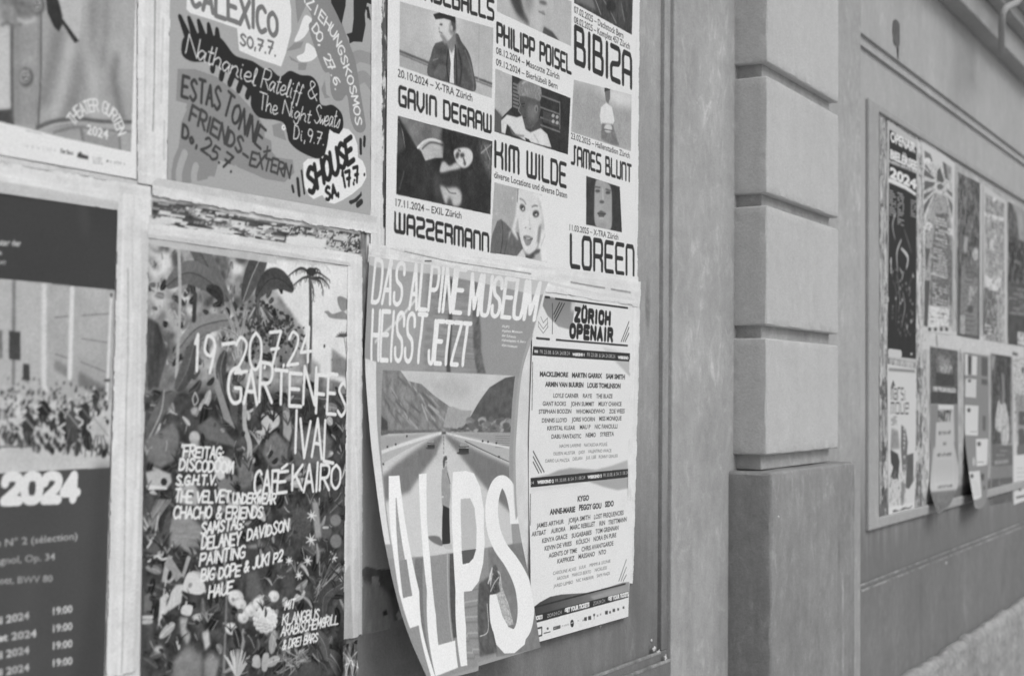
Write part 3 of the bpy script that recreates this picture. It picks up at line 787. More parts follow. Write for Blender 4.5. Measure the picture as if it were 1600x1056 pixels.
A.poly([(80, -60), (130, -40), (127, 30), (123, 63), (98, 28)], 181, soft=.8, tex=4)
A.line([(58, 200), (84, 190), (122, 186), (160, 190), (206, 191)], 4, 96, curve=True, soft=.8); A.line([(60, 205), (84, 195), (122, 190)], 1, 180, soft=.4); A.line([(84, 207), (122, 199), (170, 204), (206, 206)], 2.5, 118, curve=True, soft=.9)
A.line([(127, 202), (130, 220)], 3, 110, soft=1); A.line([(186, 207), (188, 236)], 3, 112, soft=1)
A.poly([(128, 206), (186, 210), (188, 236), (130, 222)], 140, a=.5)
A.within(None)
A.soften(pic, .35, 7, 3, 5)
A.along('THEATER GURTEN', [(110, 191), (121, 176), (137, 167), (152, 165), (169, 171), (182, 186), (191, 210)], 13, 216, 1.9, font=GROT, wid=.48)
A.type('2024', (135, 209), (169, 218), (136, 194), 214, bold=.03)
A.line([(41, 204), (66, 210)], 1, 170); A.smudge((40, 231), (86, 238), 4, 190, 3, .8)
A.type('Der Bund', (95, 239), (114, 243), (95, 232), 90, bold=.03)
A.poly([(120, 246), (122, 239), (128, 241), (138, 244), (138, 250)], 80); A.ell(126, 240, 2, 2.6, 80)
for k in range(3): A.smudge((146, 248 + k * 4), (160, 250 + k * 4), 2.4, 165, k, .7)
A.ell(168, 252, 2, 2, 130); A.smudge((173, 255), (195, 259), 4, 160, 8, .8)
A.wear(2.5, 80, 6)
A.part('photograph', pic)
A.build('poster', M_PRINT, 'theatre poster showing an unbuttoned denim jacket above a white logo strip', 'poster', 'posters on the near panel', seed=2)

# ---- hand lettered concert poster
B = Sheet((267, -239), (583, -90), (586, 348), (261, 288), .95, Y=-.0045, g=165)
V = lambda: B.view(230, 0, 4)
V()
B.poly([(1060, 300), (1150, 250), (1280, 340), (1420, 420), (1420, 560), (1350, 450), (1280, 430)], 165)
B.line([(1290, 372), (1330, 352), (1400, 372)], 17, 148, curve=True); B.line([(1310, 500), (1360, 482), (1420, 560)], 17, 148, curve=True)
B.poly([(190, 432), (300, 434), (430, 480), (560, 580), (690, 720), (735, 800), (735, 860), (775, 880), (780, 950), (810, 985), (910, 1000), (920, 1080), (860, 1140), (740, 1120), (600, 1060), (450, 1000), (420, 1110), (150, 1170), (150, 1000), (200, 900), (210, 780), (250, 650), (180, 630)], 139, curve=False)
B.view(250, 170, 8)
B.poly([(940, 700), (1010, 760), (1120, 850), (1300, 920), (1440, 955), (1600, 930), (1600, 1300), (840, 1300), (860, 900)], 165)
B.poly([(590, 1000), (600, 850), (640, 840), (720, 870), (850, 915), (840, 1300), (560, 1300)], 165)
for pts in ([(310, 560), (260, 700), (235, 850), (260, 1100)], [(450, 720), (425, 820), (430, 950), (400, 1100)]):
    B.line(pts, 10, 165, curve=True)
B.poly([(100, 0), (340, 0), (230, 250), (215, 420), (235, 470), (170, 620), (120, 900), (40, 1100), (-60, 1100), (-60, 0)], 165)
V()
B.poly([(250, -150), (880, -60), (900, 60), (900, 200), (868, 330), (838, 418), (700, 372), (575, 318), (562, 180), (420, 130), (270, 85), (246, 60)], 221)
B.letters('CALEXICO', (270, 40), (812, 232), (272, -130), 120, 6.5, jit=.12, seed=2)
B.letters('SO,7.7.', (582, 278), (805, 352), (584, 205), 120, 3.2, jit=.1, seed=4)
# birds and figures
B.poly([(985, 100), (1028, 120), (1020, 170), (975, 240), (920, 262), (948, 190)], 221, curve=True); B.poly([(1000, 270), (1066, 330), (1030, 380), (960, 388), (935, 355), (980, 330)], 221, curve=True)
for pts in ([(870, 320), (920, 270), (978, 260), (960, 300), (900, 318)], [(885, 350), (950, 392), (1000, 395), (985, 410), (900, 380)], [(945, 400), (1000, 395), (990, 440), (945, 440)], [(1088, 560), (1110, 500), (1120, 590), (1145, 610), (1110, 618)], [(780, 785), (840, 765), (870, 880), (790, 850)]):
    B.poly(pts, 140)
B.poly([(920, -60), (1000, 20), (940, 150), (930, 60)], 140)
B.ell(853, 798, 13, 18, 221); B.ell(853, 798, 4, 6, 120)
B.poly([(960, -60), (1130, -40), (1200, 100), (1250, 240), (1300, 380), (1330, 560), (1360, 740), (1365, 800), (1340, 830), (1300, 815), (1270, 740), (1250, 600), (1215, 630), (1170, 625), (1145, 560), (1140, 460), (1100, 440), (1030, 250), (1010, 160), (1030, 110)], 134, curve=True)
B.along('RZIEHUNGSKOSMOS', [(965, -50), (1035, 40), (1100, 115), (1160, 195), (1205, 290), (1235, 385), (1270, 500), (1300, 620), (1325, 790)], 15, 221, 2.6, wid=.72)
B.along('DO, 27.6.', [(1045, 165), (1085, 245), (1105, 310), (1130, 370), (1160, 440), (1185, 510), (1200, 580)], 15, 221, 2.6, wid=.72)
B.poly([(1145, -60), (1245, -60), (1240, 40), (1215, 155), (1185, 90), (1150, 20)], 58); B.poly([(1290, -60), (1405, -60), (1400, 30), (1375, 20), (1360, 90), (1365, 160), (1345, 265), (1290, 262), (1265, 275), (1260, 240), (1245, 215), (1280, 205), (1290, 120)], 58)
B.line([(1365, 40), (1378, 70), (1380, 110)], 4, 58); B.line([(1380, 50), (1392, 120)], 4, 58)
# black cloud with handwriting
B.poly([(235, 230), (213, 300), (225, 355), (285, 388), (390, 392), (480, 440), (560, 500), (630, 560), (648, 610), (650, 670), (700, 735), (800, 752), (855, 775), (875, 840), (890, 890), (950, 945), (1060, 992), (1110, 965), (1130, 890), (1140, 825), (1200, 842), (1225, 790), (1215, 710), (1160, 658), (1110, 662), (1080, 640), (1072, 540), (1030, 480), (960, 470), (890, 445), (830, 480), (770, 430), (735, 432), (660, 385), (590, 364), (540, 340), (480, 260), (440, 232), (330, 208)], 54, curve=True)
for a, b in (((205, 108), (250, 220)), ((262, 118), (292, 210)), ((322, 136), (345, 215)), ((384, 158), (395, 230)), ((437, 188), (440, 250))): B.line([a, b], (7, 12), 54)
for a, b in (((415, 385), (408, 440)), ((478, 420), (462, 490)), ((540, 460), (515, 525)), ((590, 510), (570, 565)), ((640, 560), (625, 605))): B.line([a, b], 9, 54)
B.letters('Nathaniel', (240, 335), (680, 540), (262, 222), 208, 1.7, gap=.02, jit=.06)
B.letters('Rateliff', (708, 550), (960, 636), (735, 440), 208, 1.6, gap=.02, jit=.06, seed=2); B.letters('&', (1000, 610), (1060, 632), (1005, 500), 208, 1.6)
B.letters('The', (695, 680), (815, 722), (705, 580), 208, 1.6, gap=.06, jit=.05); B.letters('Night', (845, 712), (1020, 775), (860, 630), 208, 1.6, gap=.04, jit=.05); B.letters('Sweats', (1042, 770), (1205, 805), (1060, 660), 208, 1.6, gap=.02, jit=.05)
B.letters('Di,9.7.', (915, 870), (1105, 912), (922, 790), 208, 1.7, jit=.08)
# grey speech shape lettering
for t, a, b, c, w, sd in (('ESTAS', (215, 608), (455, 685), (225, 470), 4.4, 1), ('TONNE', (470, 710), (710, 930), (505, 590), 4.2, 2)):
    B.letters(t, a, b, c, 70, w, gap=.34, jit=.1, seed=sd)
B.letters('+', (725, 985), (770, 975), (735, 900), 78, 3.2)
B.letters('FRIENDS', (262, 752), (585, 965), (285, 655), 76, 4.2, gap=.3, jit=.1, seed=3); B.letters('-', (595, 985), (630, 1010), (605, 930), 76, 4)
B.letters('EXTERN', (640, 1035), (890, 1110), (655, 955), 76, 3.6, gap=.2, jit=.1, seed=5)
B.letters('Do,', (218, 860), (315, 920), (225, 785), 70, 4, jit=.1); B.letters('25.7.', (335, 940), (530, 1080), (368, 860), 72, 3.6, jit=.1, seed=6)
B.view(430, 180, 8)
B.poly([(350, 600), (410, 545), (540, 552), (620, 500), (650, 380), (680, 180), (730, 220), (800, 240), (850, 165), (920, 180), (990, 260), (1030, 380), (1035, 530), (1090, 570), (1130, 660), (1140, 780), (1080, 890), (960, 990), (850, 1060), (740, 1110), (650, 1090), (590, 1000), (480, 1050), (420, 1000), (360, 880)], 221)
B.letters('SHOUSE', (430, 985), (985, 560), (390, 680), 54, 7.5, gap=.18, jit=.06, seed=7)
B.letters('SA,', (640, 1075), (800, 985), (625, 925), 54, 5, jit=.08); B.letters('17.7', (860, 905), (1060, 830), (830, 725), 54, 5, jit=.08); B.ell(1115, 745, 12, 22, 54); B.ell(990, 815, 12, 20, 54)
for a, b, w in (((330, 700), (365, 980), 4), ((280, 800), (300, 1000), 6), ((215, 890), (228, 955), 5), ((1068, 310), (1070, 475), 6), ((1118, 280), (1112, 380), 6)): B.line([a, b], w, 58)
B.view(430, 300, 7.27)
B.poly([(840, 100), (900, 80), (965, 20), (978, -10), (985, 40), (930, 110), (860, 145), (838, 125)], 62); B.line([(935, 150), (980, 110)], 8, 62)
B.view().poly([(586, -120), (586, 350), (577, 350), (584, 275), (586, 230), (583, 60)], 205)
B.wear(2.5, 90, 4)
B.build('poster', M_PRINT, 'grey hand lettered concert poster with a black cloud of handwriting', 'poster', 'posters on the near panel', seed=3)

# ---- large white agency poster: three columns of artist photographs
C = Sheet((608, -264), (1001, -30), (997, 437), (602, 385), 1.1, 1.5, Y=-.005, g=217)
C.view(590, 0, 3.81)
PH = []
def photo(pts, g, **k):
    PH.append(np.array(pts) / C.vw[2] + C.vw[:2]); C.within(None); C.part('photograph', np.array(pts) / C.vw[2] + C.vw[:2]); C.within(pts); C.poly(pts, g, **k)
# column 1
photo([(132, 10), (690, 168), (680, 588), (130, 396)], 176, tex=9, tcell=60)
C.ell(390, 150, 110, 130, 196, soft=14); C.ell(400, 200, 60, 110, 206, soft=10)
C.line([(130, 305), (310, 378)], 4, 96, soft=.6); C.line([(130, 322), (310, 396)], 3, 120, soft=.6); C.line([(560, 455), (690, 505)], 4, 96, soft=.6); C.line([(560, 472), (690, 522)], 3, 120, soft=.6)
C.poly([(130, 335), (300, 400), (300, 470), (130, 400)], 160, a=.7); C.line([(605, 150), (600, 480)], 2, 160, soft=1)
C.poly([(338, 262), (372, 285), (405, 262), (400, 240)], 112, soft=.6)
C.poly([(345, 262), (400, 250), (470, 200), (500, 250), (545, 320), (570, 420), (578, 545), (430, 495), (300, 450), (318, 330)], 88, curve=True, tex=16, tcell=9, seed=3)
C.poly([(365, 380), (420, 395), (400, 470), (330, 445)], 104, soft=1.5); C.line([(480, 300), (500, 400), (490, 500)], 4, 60, soft=1.5, curve=True)
C.poly([(425, 290), (460, 270), (452, 380), (455, 500), (428, 492), (436, 380)], 212, soft=.5)
C.poly([(398, 225), (462, 180), (470, 270), (440, 320), (410, 262)], 130, soft=1.5)
C.poly([(372, 110), (440, 120), (455, 160), (448, 210), (420, 245), (390, 240), (372, 205), (364, 170)], 200, curve=True, soft=.8)
C.poly([(432, 120), (465, 120), (466, 190), (445, 215), (425, 190)], 130, soft=2.5); C.poly([(436, 110), (462, 110), (466, 175), (452, 190), (440, 150)], 78, soft=1.2)
C.poly([(330, 88), (368, 76), (375, 36), (440, 46), (462, 85), (464, 140), (430, 122), (395, 112), (345, 118)], 58, curve=False, soft=.5)
C.line([(520, 300), (560, 420), (572, 540)], 2, 116, curve=True, soft=.8); C.line([(462, 270), (470, 380), (470, 500)], 3, 58, curve=True, soft=.6); C.line([(420, 300), (412, 400), (425, 490)], 3, 58, curve=True, soft=.6); C.line([(330, 360), (360, 350)], 2, 128, soft=.5); C.poly([(368, 205), (390, 205), (420, 250), (400, 268)], 140, soft=1.5); C.ell(378, 148, 10, 6, 78, soft=.6); C.line([(366, 190), (385, 200)], 2, 120, soft=.6); C.ell(366, 172, 5, 8, 150, soft=1); C.ell(440, 170, 8, 16, 170, soft=1)
photo([(120, 690), (684, 842), (672, 1278), (110, 1158)], 62, tex=8, tcell=20)
C.view(610, 170, 6.035)
C.poly([(70, 60), (490, 180), (500, 300), (380, 290), (250, 370), (190, 260), (110, 130)], 118, tex=30, tcell=22, seed=5, soft=1.5)
C.poly([(60, 190), (100, 180), (140, 370), (60, 420)], 84, soft=4); C.line([(75, 122), (110, 200), (140, 370)], 1.6, 150, curve=True, soft=.5)
C.poly([(70, 130), (100, 135), (200, 300), (330, 490), (260, 640), (60, 700), (60, 460), (140, 380), (125, 220)], 58, soft=1)
C.poly([(255, 370), (320, 305), (400, 290), (480, 300), (510, 330), (500, 400), (495, 465), (420, 465), (330, 492), (290, 400)], 178, soft=.7, tex=14, tcell=(4, 20), seed=6)
C.line([(258, 368), (320, 310), (400, 292), (510, 328)], 4, 205, curve=True); C.line([(300, 380), (380, 320), (500, 345)], 3, 100, curve=True, soft=.8)
C.poly([(490, 200), (700, 240), (860, 330), (900, 500), (860, 640), (600, 600), (510, 560), (500, 420)], 62, curve=True, soft=4, tex=12, tcell=8)
C.poly([(600, 400), (640, 375), (720, 370), (770, 410), (775, 480), (740, 540), (690, 560), (640, 530), (605, 460)], 204, curve=True, soft=1.2)
C.poly([(480, 520), (510, 500), (560, 540), (620, 510), (660, 560), (560, 585), (470, 600)], 186, curve=True, soft=1.5)
C.ell(632, 440, 18, 34, 78, soft=1.6, rot=.3); C.ell(678, 440, 22, 22, 74, soft=1.5); C.line([(690, 470), (705, 520)], 4, 90, soft=1); C.ell(700, 515, 12, 20, 96, soft=1.5); C.line([(640, 390), (660, 400)], 3, 90, soft=.8)
C.poly([(465, 725), (530, 745), (620, 745), (670, 800), (660, 900), (600, 920), (560, 860), (525, 900), (490, 820)], 182, curve=True, soft=2.2); C.line([(520, 735), (560, 790), (620, 800)], 1.5, 90, curve=True, soft=.6); C.ell(560, 880, 20, 40, 90, soft=3)
C.poly([(840, 300), (960, 330), (950, 700), (900, 560), (850, 440)], 96, soft=5, tex=44, tcell=7, seed=9)
C.line([(855, 420), (950, 340)], 2, 170, soft=.8); C.line([(890, 350), (940, 480)], 2, 160, soft=.8); C.line([(130, 590), (85, 760)], 2, 92, soft=1)
C.poly([(400, 640), (450, 600), (470, 800), (430, 860)], 80, soft=5)
# column 2
C.view(590, 0, 3.81)
photo([(712, -180), (1155, 10), (1152, 278), (710, 70)], 176, tex=6, tcell=60)
C.poly([(800, -60), (850, 60), (860, 110), (900, 150), (960, 185), (985, 120), (1010, 30), (1010, -120), (820, -180)], 182, curve=True, soft=2)
C.poly([(770, -150), (840, -60), (870, 60), (905, 150), (850, 110), (815, 60), (785, -20)], 74, curve=True, soft=4)
C.poly([(870, -100), (930, -60), (920, 40), (890, 100), (868, 20)], 140, soft=7); C.ell(985, 18, 26, 10, 96, soft=2, rot=.3); C.line([(960, 70), (995, 88)], 3, 120, soft=1); C.ell(985, 75, 10, 6, 130, soft=1.5); C.poly([(990, 160), (1040, 190), (1085, 250), (980, 205)], 84, soft=1.5)
photo([(702, 412), (1149, 585), (1133, 922), (695, 785)], 62, tex=4)
C.poly([(690, 400), (800, 450), (800, 640), (740, 700), (690, 640)], 176, tex=5); C.poly([(690, 640), (740, 690), (745, 800), (690, 790)], 96, soft=2)
for i in range(7): C.line([(808, 500 + i * 22), (838, 512 + i * 22)], 4, 118)
C.poly([(830, 520), (860, 480), (930, 482), (970, 520), (965, 600), (930, 640), (880, 610), (850, 580)], 128, curve=True, soft=1.5, tex=16, tcell=4)
C.poly([(915, 730), (978, 700), (990, 800), (930, 820), (900, 790)], 78, soft=1)
C.poly([(848, 565), (880, 575), (930, 590), (965, 590), (972, 650), (955, 720), (915, 768), (880, 772), (866, 758), (868, 735), (856, 722), (860, 708), (852, 698), (856, 684), (838, 662), (850, 625), (843, 600)], 92, soft=.6, tex=8, tcell=6)
C.poly([(900, 620), (950, 640), (945, 700), (905, 720), (885, 680)], 114, soft=4); C.ell(945, 650, 11, 24, 132, soft=1); C.ell(945, 652, 5, 14, 84, soft=.8); C.line([(856, 622), (876, 618)], 2, 60, soft=.5); C.ell(866, 636, 7, 4, 62, soft=.6); C.line([(858, 704), (880, 702)], 1.6, 62, soft=.5)
C.line([(846, 570), (842, 600), (849, 626), (838, 660), (855, 684)], 1.2, 168, soft=.5); C.poly([(835, 540), (850, 490), (900, 470), (950, 490), (975, 540), (968, 600), (940, 590), (930, 560), (880, 570), (846, 572)], 134, curve=True, soft=.8, tex=26, tcell=(5, 3), seed=21); C.line([(860, 500), (900, 482), (945, 500)], 2, 186, soft=1, curve=True)
for y in (570, 640, 700, 745): C.line([(970, y), (1085, y + 42)], 3, 116)
C.line([(1085, 610), (1085, 770)], 3, 116); C.poly([(985, 660), (1080, 692), (1080, 760), (985, 728)], 92, a=.6)
for i in range(4): C.ell(1045 + (i % 2) * 24, 690 + (i // 2) * 34 + (i % 2) * 8, 9, 11, 165)
C.poly([(735, 720), (770, 685), (830, 700), (860, 690), (880, 770), (910, 790), (970, 765), (1010, 800), (1035, 880), (880, 840), (820, 800), (790, 760), (770, 740), (760, 800), (738, 790)], 208, soft=.7, tex=6, tcell=8)
C.line([(790, 760), (810, 800), (870, 812)], 3, 120, soft=1.2, curve=True); C.line([(930, 800), (960, 850)], 2, 170, soft=1); C.poly([(875, 820), (900, 830), (915, 850), (885, 845)], 66)
C.view(590, 170, 3.81)
photo([(695, 438), (980, 512), (1010, 918), (858, 880), (670, 858)], 168, tex=7, tcell=9)
C.view(760, 270, 6.6)
C.ell(270, 260, 10, 14, 200, soft=1.5); C.ell(105, 425, 8, 10, 200, soft=1.5); C.ell(290, 545, 10, 14, 205, soft=2); C.ell(150, 345, 6, 8, 186, soft=1.5)
C.poly([(60, 640), (110, 500), (150, 480), (200, 520), (250, 580), (330, 620), (380, 780), (300, 880), (30, 840)], 106, curve=False, tex=10, tcell=6, soft=.8); C.line([(160, 500), (170, 650), (145, 840)], 2, 76, curve=True, soft=.6); C.line([(215, 700), (185, 840)], 2, 84, soft=.8)
C.poly([(320, 170), (540, 215), (620, 260), (680, 400), (640, 700), (650, 930), (520, 920), (560, 600), (520, 300), (330, 250)], 218, soft=2); C.poly([(315, 180), (345, 400), (300, 560), (330, 700), (250, 600), (230, 680), (300, 430)], 208, soft=2, curve=True)
C.poly([(325, 190), (430, 190), (540, 280), (570, 420), (560, 600), (530, 740), (470, 830), (410, 820), (360, 720), (335, 560), (320, 380)], 209, curve=True, soft=1)
C.poly([(535, 560), (575, 520), (545, 720), (520, 740)], 130, soft=2.5); C.poly([(520, 220), (560, 330), (600, 560), (575, 620), (570, 420)], 172, soft=3); C.line([(590, 300), (620, 560), (560, 760)], 2, 180, curve=True, soft=1.2); C.line([(325, 170), (318, 300)], 3, 120, soft=1.2)
C.line([(345, 268), (380, 285), (408, 325)], 2.6, 140, curve=True, soft=.7); C.line([(470, 352), (500, 340), (528, 345)], 3, 140, curve=True, soft=.7)
C.ell(372, 362, 28, 38, 92, soft=1.3, rot=-.4); C.ell(378, 372, 12, 13, 190, soft=.7); C.ell(510, 425, 34, 36, 84, soft=1.3, rot=.2); C.ell(512, 432, 13, 13, 188, soft=.7); C.ell(506, 418, 8, 8, 60); C.ell(370, 358, 8, 9, 60)
C.line([(440, 450), (448, 540)], 3, 190, soft=1.5); C.ell(405, 567, 9, 6, 128, soft=.7); C.ell(450, 578, 9, 6, 128, soft=.7)
C.poly([(380, 660), (420, 645), (478, 672), (470, 700), (448, 745), (415, 752), (395, 720)], 140, curve=True, soft=.7); C.line([(385, 660), (430, 690), (476, 682)], 2, 96, curve=True, soft=.6); C.ell(428, 680, 22, 6, 200, soft=.8)
C.poly([(398, 838), (440, 850), (520, 790), (560, 790), (545, 840), (450, 900), (405, 890)], 88, soft=1.5); C.poly([(300, 880), (370, 790), (400, 850), (405, 890)], 205, soft=1); C.poly([(490, 850), (560, 820), (570, 920), (520, 910)], 176, soft=2)
C.poly([(600, 230), (1000, 300), (1000, 990), (640, 960)], 217, soft=5)
# column 3
C.view(590, 0, 3.81)
photo([(1172, -190), (1520, -20), (1514, 210), (1170, 20)], 76, tex=16, tcell=(14, 8), seed=4)
C.line([(1270, -60), (1300, 10), (1330, 90)], 2, 160, curve=True, soft=.8); C.line([(1320, -40), (1380, 60), (1420, 140)], 2.5, 140, curve=True, soft=1); C.poly([(1180, -80), (1260, -60), (1300, 60), (1180, 10)], 118, soft=3); C.line([(1450, 20), (1470, 130)], 3, 128, soft=1.5); C.ell(1390, 40, 30, 36, 62, soft=2)
photo([(1168, 476), (1512, 565), (1508, 902), (1152, 786)], 178, tex=8, tcell=8)
C.poly([(1160, 500), (1520, 640), (1520, 900), (1150, 800)], 158, soft=8, tex=14, tcell=3, seed=8); C.poly([(1300, 500), (1512, 565), (1510, 640), (1400, 620)], 208, soft=8)
C.poly([(1350, 530), (1370, 516), (1384, 530), (1384, 590), (1372, 620), (1358, 600)], 116, soft=.8); C.poly([(1350, 548), (1352, 522), (1372, 512), (1386, 535)], 70, soft=.7)
C.poly([(1330, 640), (1360, 612), (1395, 640), (1410, 720), (1400, 745), (1330, 740), (1322, 690)], 212, soft=.8); C.poly([(1335, 735), (1400, 742), (1420, 810), (1440, 870), (1390, 860), (1330, 830)], 120, soft=1.5, tex=16, tcell=4); C.ell(1372, 765, 24, 26, 196, soft=1.2); C.line([(1345, 770), (1400, 780)], 2, 92, soft=.6)
C.view(590, 170, 3.81)
photo([(1242, 400), (1442, 465), (1455, 737), (1240, 690)], 68, tex=5)
C.poly([(1300, 430), (1345, 430), (1388, 470), (1395, 600), (1385, 720), (1300, 700), (1290, 560)], 158, curve=True, soft=1.5, tex=5); C.ell(1310, 490, 15, 9, 84, soft=1.1); C.ell(1372, 500, 15, 9, 84, soft=1.1); C.line([(1295, 465), (1325, 470)], 2.5, 90, soft=.8); C.line([(1358, 480), (1388, 488)], 2.5, 90, soft=.8)
C.line([(1340, 480), (1342, 545)], 4, 186, soft=1.5); C.ell(1335, 555, 15, 9, 86, soft=1.2); C.poly([(1308, 620), (1330, 605), (1360, 622), (1345, 648), (1318, 645)], 92, soft=.9); C.line([(1308, 624), (1360, 628)], 1.2, 60, soft=.4); C.ell(1335, 652, 16, 5, 176, soft=1); C.ell(1340, 690, 30, 12, 150, soft=2)
C.within(None)
for k, q in enumerate(PH): C.view().soften(q, .6, 8, 2.5, 60 + k)
# lettering
C.view()
TT = lambda t, a, b, c, w: C.letters(t, a, b, c, 62, w, font=TECH, gap=.42)
TT('THE BASEBALLS', (590, -24), (771, 31), (590, -56), 6.2); TT('GAVIN DEGRAW', (624, 164), (767, 207), (624, 136), 5.6); TT('WAZZERMANN', (617, 361), (763, 392), (617, 333), 6)
TT('PHILIPP POISEL', (777, 66), (892, 115), (777, 37), 6.2); TT('KIM WILDE', (774, 260), (884, 292), (774, 222), 7); TT('BIBIZA', (899, 97), (986, 137), (899, 43), 10.5); TT('JAMES BLUNT', (893, 255), (986, 284), (893, 228), 6); TT('LOREEN', (892, 416), (990, 430), (892, 368), 9)
SM = lambda t, a, b, c: C.type(t, a, b, c, 74, bold=.012)
SM('20.10.2024 – X-TRA Zürich', (621, 120), (738, 159), (621, 107)); SM('17.11.2024 – EXIL Zürich', (618, 322), (721, 342), (618, 310))
SM('08.12.2024 – Mascotte Zürich', (775, 84), (874, 125), (775, 73)); SM('09.12.2024 – Bierhübeli Bern', (775, 102), (871, 140), (775, 91)); SM('diverse Locations und diverse Daten', (772, 278), (886, 310), (772, 267))
SM('07.02.2025 – Dachstock Bern', (897, 20), (974, 61), (897, 9)); SM('08.02.2025 – Komplex 457 Zürich', (897, 36), (984, 78), (897, 25)); SM('23.02.2025 – Hallenstadion Zürich', (892, 217), (984, 248), (892, 207)); SM('11.03.2025 – X-TRA Zürich', (890, 360), (966, 375), (890, 350))
C.poly([(600, -300), (619, -300), (622, 110), (621, 200), (616, 330), (615, 400), (600, 400)], 218)
C.ragged(r=7, seed=11, cell=25).wear(2.5, 70, 7)
for k in range(5): C.line([(995 - k % 2, 60 + k * 70), (993, 90 + k * 75)], 2, 205, soft=1)
C.build('poster', M_PRINT, 'large white poster with eight artist photographs in three columns above bold black names', 'poster', 'posters on the near panel', seed=4)

# ---- dark orchestra poster, bottom left
D = Sheet((-160, 276), (184, 327), (163, 1075), (-160, 1151), 1.15, Y=-.004, g=72)
D.view(0, 260, 4)
D.poly([(-700, 640), (0, 702), (400, 742), (720, 775), (700, 1400), (-700, 1400)], 196)
pic = [(-700, 600), (0, 705), (720, 777), (690, 1890), (0, 1915), (-700, 1940)]
D.poly([(-700, 500), (0, 600), (0, 702), (-700, 640)], 72)
D.view(0, 260, 4); hall = [(-160, 420), (0, 436), (180, 454), (172, 731), (0, 739), (-160, 748)]
D.view().within(hall)
D.poly(hall, 194, tex=5, tcell=40)
for x, w, g in ((5, 20, 178), (22, 2, 120), (55, 22, 176), (75, 8, 205), (97, 20, 168), (120, 7, 176), (145, 34, 166), (-40, 30, 180), (-90, 20, 170)): D.line([(x, 430), (x - 1, 600)], w * 2.0, g, soft=1)
D.poly([(86, 446), (112, 449), (107, 590), (85, 575)], (172, 160), tex=5, tcell=(30, 4)); D.poly([(128, 450), (172, 454), (164, 622), (124, 596)], (172, 156), tex=5, tcell=(30, 4))
D.poly([(85, 562), (108, 573), (106, 590), (85, 577)], 128, soft=1.5); D.poly([(124, 580), (166, 605), (163, 624), (122, 600)], 122, soft=1.5)
for a, b in (((86, 496), (108, 494)), ((86, 553), (108, 560)), ((128, 493), (172, 490)), ((126, 565), (166, 581)), ((128, 529), (168, 535))): D.line([a, b], 1.2, 118)
D.line([(113, 450), (109, 590)], 6, 208, soft=.6); D.line([(174, 458), (167, 625)], 4, 208, soft=.5); D.ell(174, 461, 2, 4, 90); D.line([(171, 594), (164, 594)], 3, 90)
D.poly([(14, 517), (32, 518), (32, 563), (14, 561)], 78); D.poly([(36, 568), (46, 569), (47, 595), (36, 593)], 74); D.poly([(-60, 510), (4, 516), (4, 560), (-60, 560)], 130, tex=30, tcell=8)
D.poly([(-160, 640), (0, 640), (60, 650), (172, 640), (172, 735), (-160, 750)], 190, soft=4, tex=7, tcell=(6, 30))
rg = random.Random(4)
for k in range(620):
    x = rg.uniform(-150, 168); lim = 585 + max(0, x) * .12; y = lim + rg.random() ** .9 * (112 - abs(x - 80) * .1)
    s = .9 + (y - 585) / 62; g = rg.choice([52, 58, 66, 78, 96, 62, 56, 150, 200, 84, 62, 110]); D.ell(x, y, s * rg.uniform(.6, 1.5), s * rg.uniform(1.2, 3), g, rot=rg.uniform(-.5, .5), soft=.7)
for k in range(70):
    x = rg.uniform(-150, 165); y = 588 + max(0, x) * .15 + rg.random() * 80; D.ell(x, y, 2, 2.6, 92, soft=.5); D.ell(x, y + 1.5, 1.6, 1.8, 190, soft=.4)
for k in range(26):
    x = rg.uniform(-150, 160); y = rg.uniform(612, 668) + max(0, x) * .03; q = .45 + (y - 600) / 90; f = rg.choice([-1, 1]); w = q * rg.uniform(.8, 1.3)
    D.poly([(x - 7 * w, y - 10 * q), (x, y - 15 * q), (x + 7 * w, y - 8 * q), (x + 9 * w, y + 8 * q), (x + 4 * f * w, y + 30 * q), (x - 4 * w, y + 26 * q), (x - 9 * w, y + 8 * q)], rg.choice([50, 54, 60, 66, 84, 54, 180]), curve=True, soft=.4)
    D.ell(x + 2 * f, y - 19 * q, 4 * q, 5.4 * q, rg.choice([70, 84, 110, 150]), soft=.4); D.ell(x + 4 * f * q, y - 17 * q, 2 * q, 3.4 * q, 190, soft=.4)
    D.line([(x + 5 * f * q, y - 6 * q), (x + 15 * f * q, y + 1), (x + 9 * f * q, y + 8 * q)], 2.4 * q, 190, curve=True, soft=.4); D.line([(x - 9 * q, y - 14 * q), (x + 12 * q, y + 12 * q)], 1.5 * q, rg.choice([150, 180, 110]), soft=.3)
    for e in (-10, -3, 6, 14): D.line([(x + e * .4 * q, y + 12 * q), (x + e * q, y + rg.uniform(30, 40) * q)], 1.2, rg.choice([62, 80, 110]))
D.line([(-20, 698), (56, 697)], 1.5, 90)
D.within(None)
D.soften(hall, .5, 8, 3, 7)
D.view().poly([(-160, 748), (0, 739), (176, 730), (168, 1090), (-160, 1170)], 82)
D.poly([(150, 730), (176, 730), (168, 1090), (110, 1080), (140, 930)], 74, soft=8)
D.type('ater der', (-2, 383), (33, 385), (-2, 373), 205, bold=.02); D.type('e', (-4, 398), (3, 398), (-4, 391), 205, bold=.02); D.type('ne', (-4, 413), (9, 413), (-4, 404), 195)
D.letters('2024', (6, 783), (120, 779), (8, 744), 218, 10.5, font=GROT, gap=.34)
LT = lambda t, a, b, h, g, bo: D.type(t, a, b, (a[0], a[1] - h), g, bold=bo)
